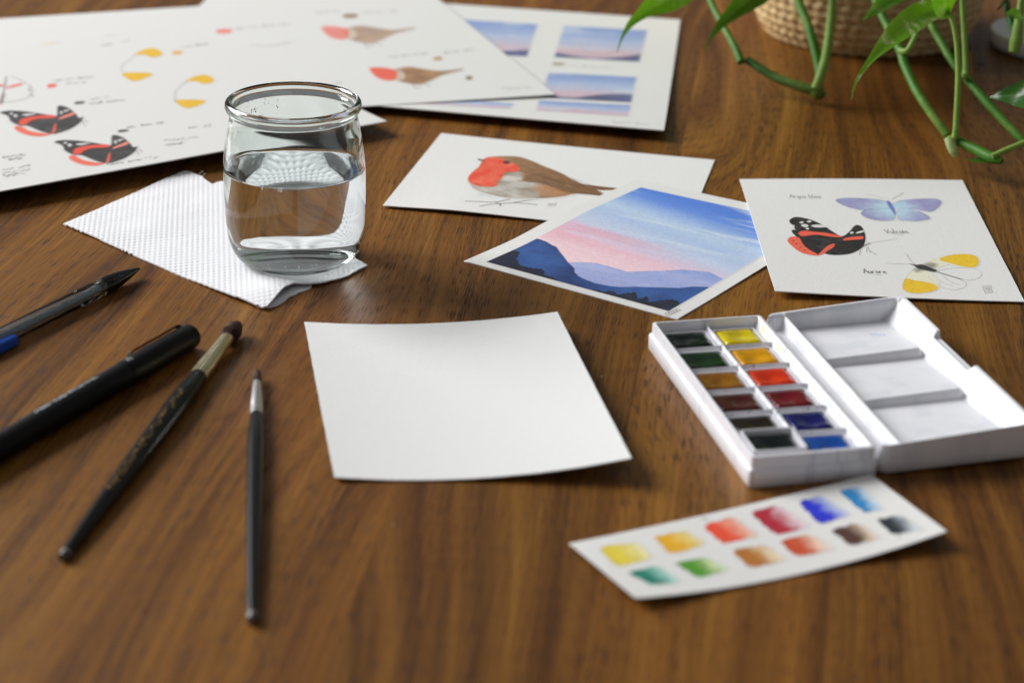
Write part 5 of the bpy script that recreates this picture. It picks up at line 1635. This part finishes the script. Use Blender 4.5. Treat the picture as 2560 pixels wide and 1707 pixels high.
# stem trailing on the left of the basket, touching the table
A0 = [Yv(1760, -90, 1.30), Yv(1772, -10, 1.28), Yv(1805, 60, 1.255), Yv(1838, 120, 1.235), Yv(1853, 156, 1.225)]
tube('stem', A0, [0.0024, 0.0026, 0.0027, 0.0029, 0.0034], M_STEM, parent=plant)
tube('stem', [Yv(1868, 150, 1.228), Yv(1930, 190, 1.215), Yv(1990, 214, 1.205), Yv(2040, 228, 1.2)], [0.003, 0.0034, 0.0036, 0.0042], M_STEMD, parent=plant)
tube('stem', [Yv(1975, -90, 1.31), Yv(1995, 0, 1.27), Yv(2022, 70, 1.24), Yv(2040, 140, 1.215), Yv(2048, 185, 1.2), Yv(2046, 222, 1.197)], [0.0036, 0.0036, 0.0036, 0.0034, 0.003, 0.0034], M_STEM, parent=plant)
tube('petiole', [Yv(2080, -90, 1.27), Yv(2080, 10, 1.24), Yv(2070, 110, 1.215), Yv(2058, 170, 1.2), Yv(2040, 222, 1.195)], [0.003, 0.0032, 0.0034, 0.0036, 0.004], M_PETI, parent=plant)
tube('aerial_root', [Yv(2040, 222, 1.198), Yv(2048, 234, 1.197), Yv(2058, 236, 1.199)], [0.0044, 0.004, 0.0022], M_STEMD, parent=plant)
# middle stem
B0 = [Yv(2160, -90, 1.22), Yv(2195, 15, 1.18), Yv(2228, 85, 1.155), Yv(2252, 130, 1.14), Yv(2262, 165, 1.13), Yv(2290, 225, 1.112), Yv(2325, 280, 1.098), Yv(2368, 338, 1.087)]
tube('stem', B0, [0.0030, 0.0031, 0.0032, 0.0034, 0.0032, 0.0032, 0.0031, 0.0030], M_STEM, parent=plant)
tube('stem', [Yv(2385, 348, 1.085), Yv(2430, 370, 1.075), Yv(2480, 395, 1.063), Yv(2505, 404, 1.058)], [0.0028, 0.0036, 0.0038, 0.002], M_STEM, parent=plant)
tube('petiole', [Yv(2250, 128, 1.137), Yv(2268, 128, 1.133), Yv(2285, 98, 1.137), Yv(2303, 58, 1.145), Yv(2320, 10, 1.15)], [0.0024, 0.0022, 0.002, 0.0019, 0.0018], M_PETI, parent=plant)
tube('petiole', [Yv(2372, 350, 1.083), Yv(2388, 340, 1.081), Yv(2392, 280, 1.084), Yv(2396, 180, 1.09), Yv(2390, 90, 1.095), Yv(2378, 42, 1.098), Yv(2370, 38, 1.099)], [0.0026, 0.0024, 0.0021, 0.0020, 0.0019, 0.0019, 0.0018], M_PETI, parent=plant)
tube('leaf_node', [Yv(2374, 345, 1.083), Yv(2378, 362, 1.081), Yv(2385, 380, 1.079), Yv(2389, 394, 1.078)], [0.0030, 0.0028, 0.0024, 0.0010], M_NODE, parent=plant)
# right-hand stem leaving the frame
tube('stem', [Yv(2300, -60, 1.2), Yv(2322, 45, 1.165), Yv(2352, 105, 1.15), Yv(2385, 160, 1.135), Yv(2412, 192, 1.126), Yv(2465, 255, 1.108), Yv(2530, 325, 1.09), Yv(2600, 395, 1.072)], [0.0030, 0.0030, 0.0030, 0.0031, 0.0031, 0.003, 0.003, 0.003], M_STEM, parent=plant)
tube('petiole', [Yv(2404, 190, 1.122), Yv(2414, 184, 1.121), Yv(2412, 110, 1.128), Yv(2407, 20, 1.135), Yv(2404, -60, 1.14)], [0.0026, 0.0024, 0.0021, 0.002, 0.002], M_PETI, parent=plant)
tube('petiole', [Yv(2480, 392, 1.06), Yv(2520, 374, 1.062), Yv(2580, 350, 1.065)], [0.002, 0.0021, 0.002], M_PETI, parent=plant)
tube('sheath', [Yv(2424, 130, 1.126), Yv(2428, 165, 1.124), Yv(2431, 184, 1.123)], [0.0005, 0.0006, 0.0003], stem_mat('dry_sheath', 'a8683a'), parent=plant, n=6)
# shoot in the far right corner
tube('stem', [Yv(2505, -70, 1.2), Yv(2515, 5, 1.17), Yv(2525, 45, 1.16), Yv(2534, 88, 1.15)], [0.0026, 0.0028, 0.0027, 0.0018], M_STEMD, parent=plant)
tube('leaf_node', [Yv(2556, -20, 1.14), Yv(2549, 30, 1.135), Yv(2545, 70, 1.13), Yv(2540, 105, 1.127), Yv(2534, 132, 1.125)], [0.0016, 0.0020, 0.003, 0.0036, 0.0026], M_PETI, parent=plant)
tube('aerial_root', [Yv(2512, 2, 1.165), Yv(2500, 16, 1.163), Yv(2492, 26, 1.162)], [0.0014, 0.0012, 0.0006], stem_mat('root_brown', '6a4a30'), parent=plant, n=6)
# leaves
def pleaf(px, ys, half_px, up, mat, fold=0.25):
    sp = [Yv(x, y, yy) for (x, y), yy in zip(px, ys)]
    k = (ys[0] + ys[-1]) / 2 * 1.05 / F_PX
    leaf(sp, [h * k for h in half_px], up, mat, fold)
pleaf([(1760, -75), (1715, -38), (1666, -2), (1615, 28), (1577, 60), (1555, 95), (1543, 131)], [1.27, 1.255, 1.235, 1.215, 1.20, 1.185, 1.18], [6, 36, 40, 29, 14, 6, 1], (0.05, -0.9, 0.42), M_LEAF, 0.15)
pleaf([(1930, -60), (1895, -20), (1846, 22), (1806, 58), (1781, 90), (1761, 126)], [1.26, 1.25, 1.235, 1.225, 1.215, 1.21], [6, 34, 30, 17, 8, 1], (-0.1, -0.85, 0.5), M_LEAFD, 0.2)
pleaf([(2374, 36), (2345, 24), (2301, 40), (2250, 78), (2207, 118), (2167, 163), (2138, 210), (2129, 249)], [1.099, 1.095, 1.088, 1.08, 1.073, 1.066, 1.062, 1.06], [3, 26, 34, 31, 20, 9, 4, 1], (-0.25, -0.82, 0.52), M_LEAFV, 0.25)
pleaf([(2372, 40), (2362, 5), (2362, -40), (2375, -90)], [1.099, 1.09, 1.09, 1.1], [4, 40, 34, 2], (0.2, -0.9, 0.4), M_LEAF, 0.35)
pleaf([(2300, -60), (2265, -30), (2229, -4), (2188, 26), (2156, 53)], [1.15, 1.145, 1.14, 1.135, 1.13], [5, 24, 22, 14, 1], (-0.1, -0.85, 0.5), M_LEAF, 0.2)
pleaf([(2090, -60), (2030, -40), (1970, -20), (1915, 0)], [1.26, 1.25, 1.245, 1.24], [5, 30, 26, 2], (0, -0.6, 0.8), M_LEAFD, 0.25)
pleaf([(2660, 215), (2600, 232), (2545, 238), (2500, 241), (2474, 244)], [1.04, 1.05, 1.06, 1.065, 1.07], [8, 48, 44, 22, 2], (0.15, -0.8, 0.58), M_LEAFD, 0.2)
pleaf([(2500, 405), (2465, 403), (2435, 402), (2412, 398)], [1.06, 1.066, 1.07, 1.075], [3, 14, 12, 2], (0.1, -0.35, 0.9), M_LEAFD, 0.2)
pleaf([(2556, 48), (2540, 38), (2525, 36), (2514, 38)], [1.128, 1.125, 1.122, 1.12], [3, 14, 12, 2], (0, -0.8, 0.6), M_LEAF, 0.2)
# growth above the frame that carries these stems
for k, (a, ln, w_) in enumerate(((-2.6, 0.10, 0.030), (-2.1, 0.09, 0.028), (-1.5, 0.11, 0.03), (-1.0, 0.10, 0.03), (-0.4, 0.10, 0.028), (0.5, 0.1, 0.03), (1.6, 0.1, 0.03), (2.6, 0.1, 0.03))):
    b = BC + Vector((0.02 * math.cos(a), 0.02 * math.sin(a), 0.098))
    t = b + Vector((0.045 * math.cos(a), 0.045 * math.sin(a), 0.055))
    tube('petiole', [b, (b + t) / 2 + Vector((0, 0, 0.014)), t], [0.0022, 0.002, 0.0018], M_PETI, parent=plant)
    dv = Vector((math.cos(a), math.sin(a), 0))
    leaf([t, t + dv * ln * 0.3 + Vector((0, 0, 0.012)), t + dv * ln * 0.65 + Vector((0, 0, 0.008)), t + dv * ln + Vector((0, 0, -0.012))], [0.003, w_, w_ * 0.7, 0.0005], (0, 0, 1), (M_LEAF, M_LEAFV, M_LEAFD)[k % 3], 0.2)
rgp = random.Random(5)
SHADE_VINE = [BC + Vector((-0.02, -0.01, 0.098)), BC + Vector((-0.07, -0.02, 0.135)), Vector((0.10, 1.33, 0.15)), Vector((0.03, 1.31, 0.16)), Vector((-0.05, 1.30, 0.15))]  # unseen vine with leaves, added to shade the table and sheets below
tube('stem', SHADE_VINE, [0.0032, 0.0031, 0.003, 0.0028, 0.0024], M_STEM, parent=plant)
for k in range(16):
    b = Vector(catmull([np.array(p) for p in SHADE_VINE], 8)[6 + int(k * 1.55)])
    a = rgp.uniform(0, 6.28); ln, w_ = rgp.uniform(0.075, 0.10), rgp.uniform(0.024, 0.032)
    c_ = b + Vector((0.03 * math.cos(a), 0.025 * math.sin(a), rgp.uniform(0.0, 0.03)))
    dv = Vector((math.cos(a), 0.6 * math.sin(a), 0))
    tube('petiole', [b, (b + c_) / 2 + Vector((0, 0, 0.006)), c_], [0.0022, 0.002, 0.0018], M_PETI, parent=plant, sub=5)
    leaf([c_, c_ + dv * ln * 0.3 + Vector((0, 0, 0.006)), c_ + dv * ln * 0.65, c_ + dv * ln + Vector((0, 0, -0.012))], [0.003, w_, w_ * 0.7, 0.0005], (0, 0, 1), (M_LEAF, M_LEAFV, M_LEAFD)[k % 3], 0.2)
for k in range(30):  # more leaves above the frame, added to shade the wood at the right
    a = rgp.uniform(-3.3, 0.3)
    q = rgp.uniform(0.05, 0.17)
    c_ = BC + Vector((q * math.cos(a), q * math.sin(a) * 0.75, 0.118 + rgp.uniform(0.02, 0.13)))
    if c_.y < 1.16: continue
    dv = Vector((math.cos(a + rgp.uniform(-.8, .8)), math.sin(a + rgp.uniform(-.8, .8)), 0))
    ln, w_ = rgp.uniform(0.07, 0.1), rgp.uniform(0.02, 0.03)
    b = BC + Vector((0.02 * math.cos(a), 0.02 * math.sin(a), 0.098))
    tube('petiole', [b, (b + c_) / 2 + Vector((0, 0, 0.02)), c_], [0.0022, 0.002, 0.0018], M_PETI, parent=plant, sub=5)
    leaf([c_, c_ + dv * ln * 0.3 + Vector((0, 0, 0.01)), c_ + dv * ln * 0.65 + Vector((0, 0, 0.004)), c_ + dv * ln + Vector((0, 0, -0.015))], [0.003, w_, w_ * 0.7, 0.0005], (0, 0, 1), (M_LEAF, M_LEAFV, M_LEAFD)[k % 3], 0.2)
for p in (A0[0], B0[0], Yv(1975, -90, 1.31), Yv(2080, -90, 1.27), Yv(2300, -60, 1.2), Yv(2505, -70, 1.2)):
    r0 = BC + Vector((max(-0.05, min(0.05, p.x - BC.x)) * 0.5, -0.03, 0.098))
    rim_p = BC + Vector((max(-0.055, min(0.055, p.x - BC.x)), -0.055, 0.125))
    tube('stem', [r0, rim_p, (rim_p + p) / 2 + Vector((0, -0.01, 0.012)), p], [0.0028, 0.0029, 0.003, 0.003], M_STEM, parent=plant)

# ------------------------------------------------------------------ white dish at the right edge
DC = at(2560, 110); DC = Vector((0.3475, 1.338, 0))
dish = lathe_z('round_dish', (DC.x, DC.y, 0.0002), [(0, 0), (41, 0), (44, 1), (45, 3), (45, 9.5), (44.5, 10.2), (43.2, 10.4), (42.4, 9.8), (42, 5), (40, 3.4), (0, 3.0)], simple('white_ceramic', 'eeeef0', 0.3), n=64, origin=(DC.x, DC.y, 0))
tag(dish, 'shallow white round dish half out of the picture beside the basket', 'dish')
bl = simple('bluish_shadow_colour', '8fa0bf', 0.25)  # bluish shadow inside the dish, painted as a flat patch of colour
n = 40
vs = [(DC.x - 0.008, DC.y - 0.006, 0.00345)] + [(DC.x - 0.008 + 0.027 * math.cos(2 * math.pi * i / n) * (1 + 0.12 * math.sin(3 * 2 * math.pi * i / n)), DC.y - 0.006 + 0.022 * math.sin(2 * math.pi * i / n), 0.00335) for i in range(n)]
mesh_obj('bluish_shadow_patch', vs, [(0, 1 + i, 1 + (i + 1) % n) for i in range(n)], bl, parent=dish)

# ------------------------------------------------------------------ dust and crumbs on the table
M_DUST = simple('dust', 'c8b79c', 0.9)
rg = random.Random(21)
its = []
spots = [(1505, 942), (985, 1312), (1140, 1260), (191, 647), (152, 692), (178, 621), (183, 628), (236, 624), (60, 624), (300, 872), (545, 1160), (545, 1240), (2480, 590), (2380, 250), (1855, 421), (2100, 430), (12, 650), (90, 628), (540, 690), (470, 780), (640, 1290), (420, 1410), (1120, 1600), (2050, 1580), (1480, 1560)]
for x, y in spots + [(rg.uniform(0, 2560), rg.uniform(380, 1680)) for _ in range(60)]:
    p = at(x, y, 0.0001)
    its.append(((p.x, p.y, p.z), rg.choice((0.00012, 0.00016, 0.00022)) if (x, y) not in spots[:2] else 0.0005))
d = specks('dust', M_DUST, its, None)
d['label'] = 'scattered pale crumbs and dust on the brown wooden table'
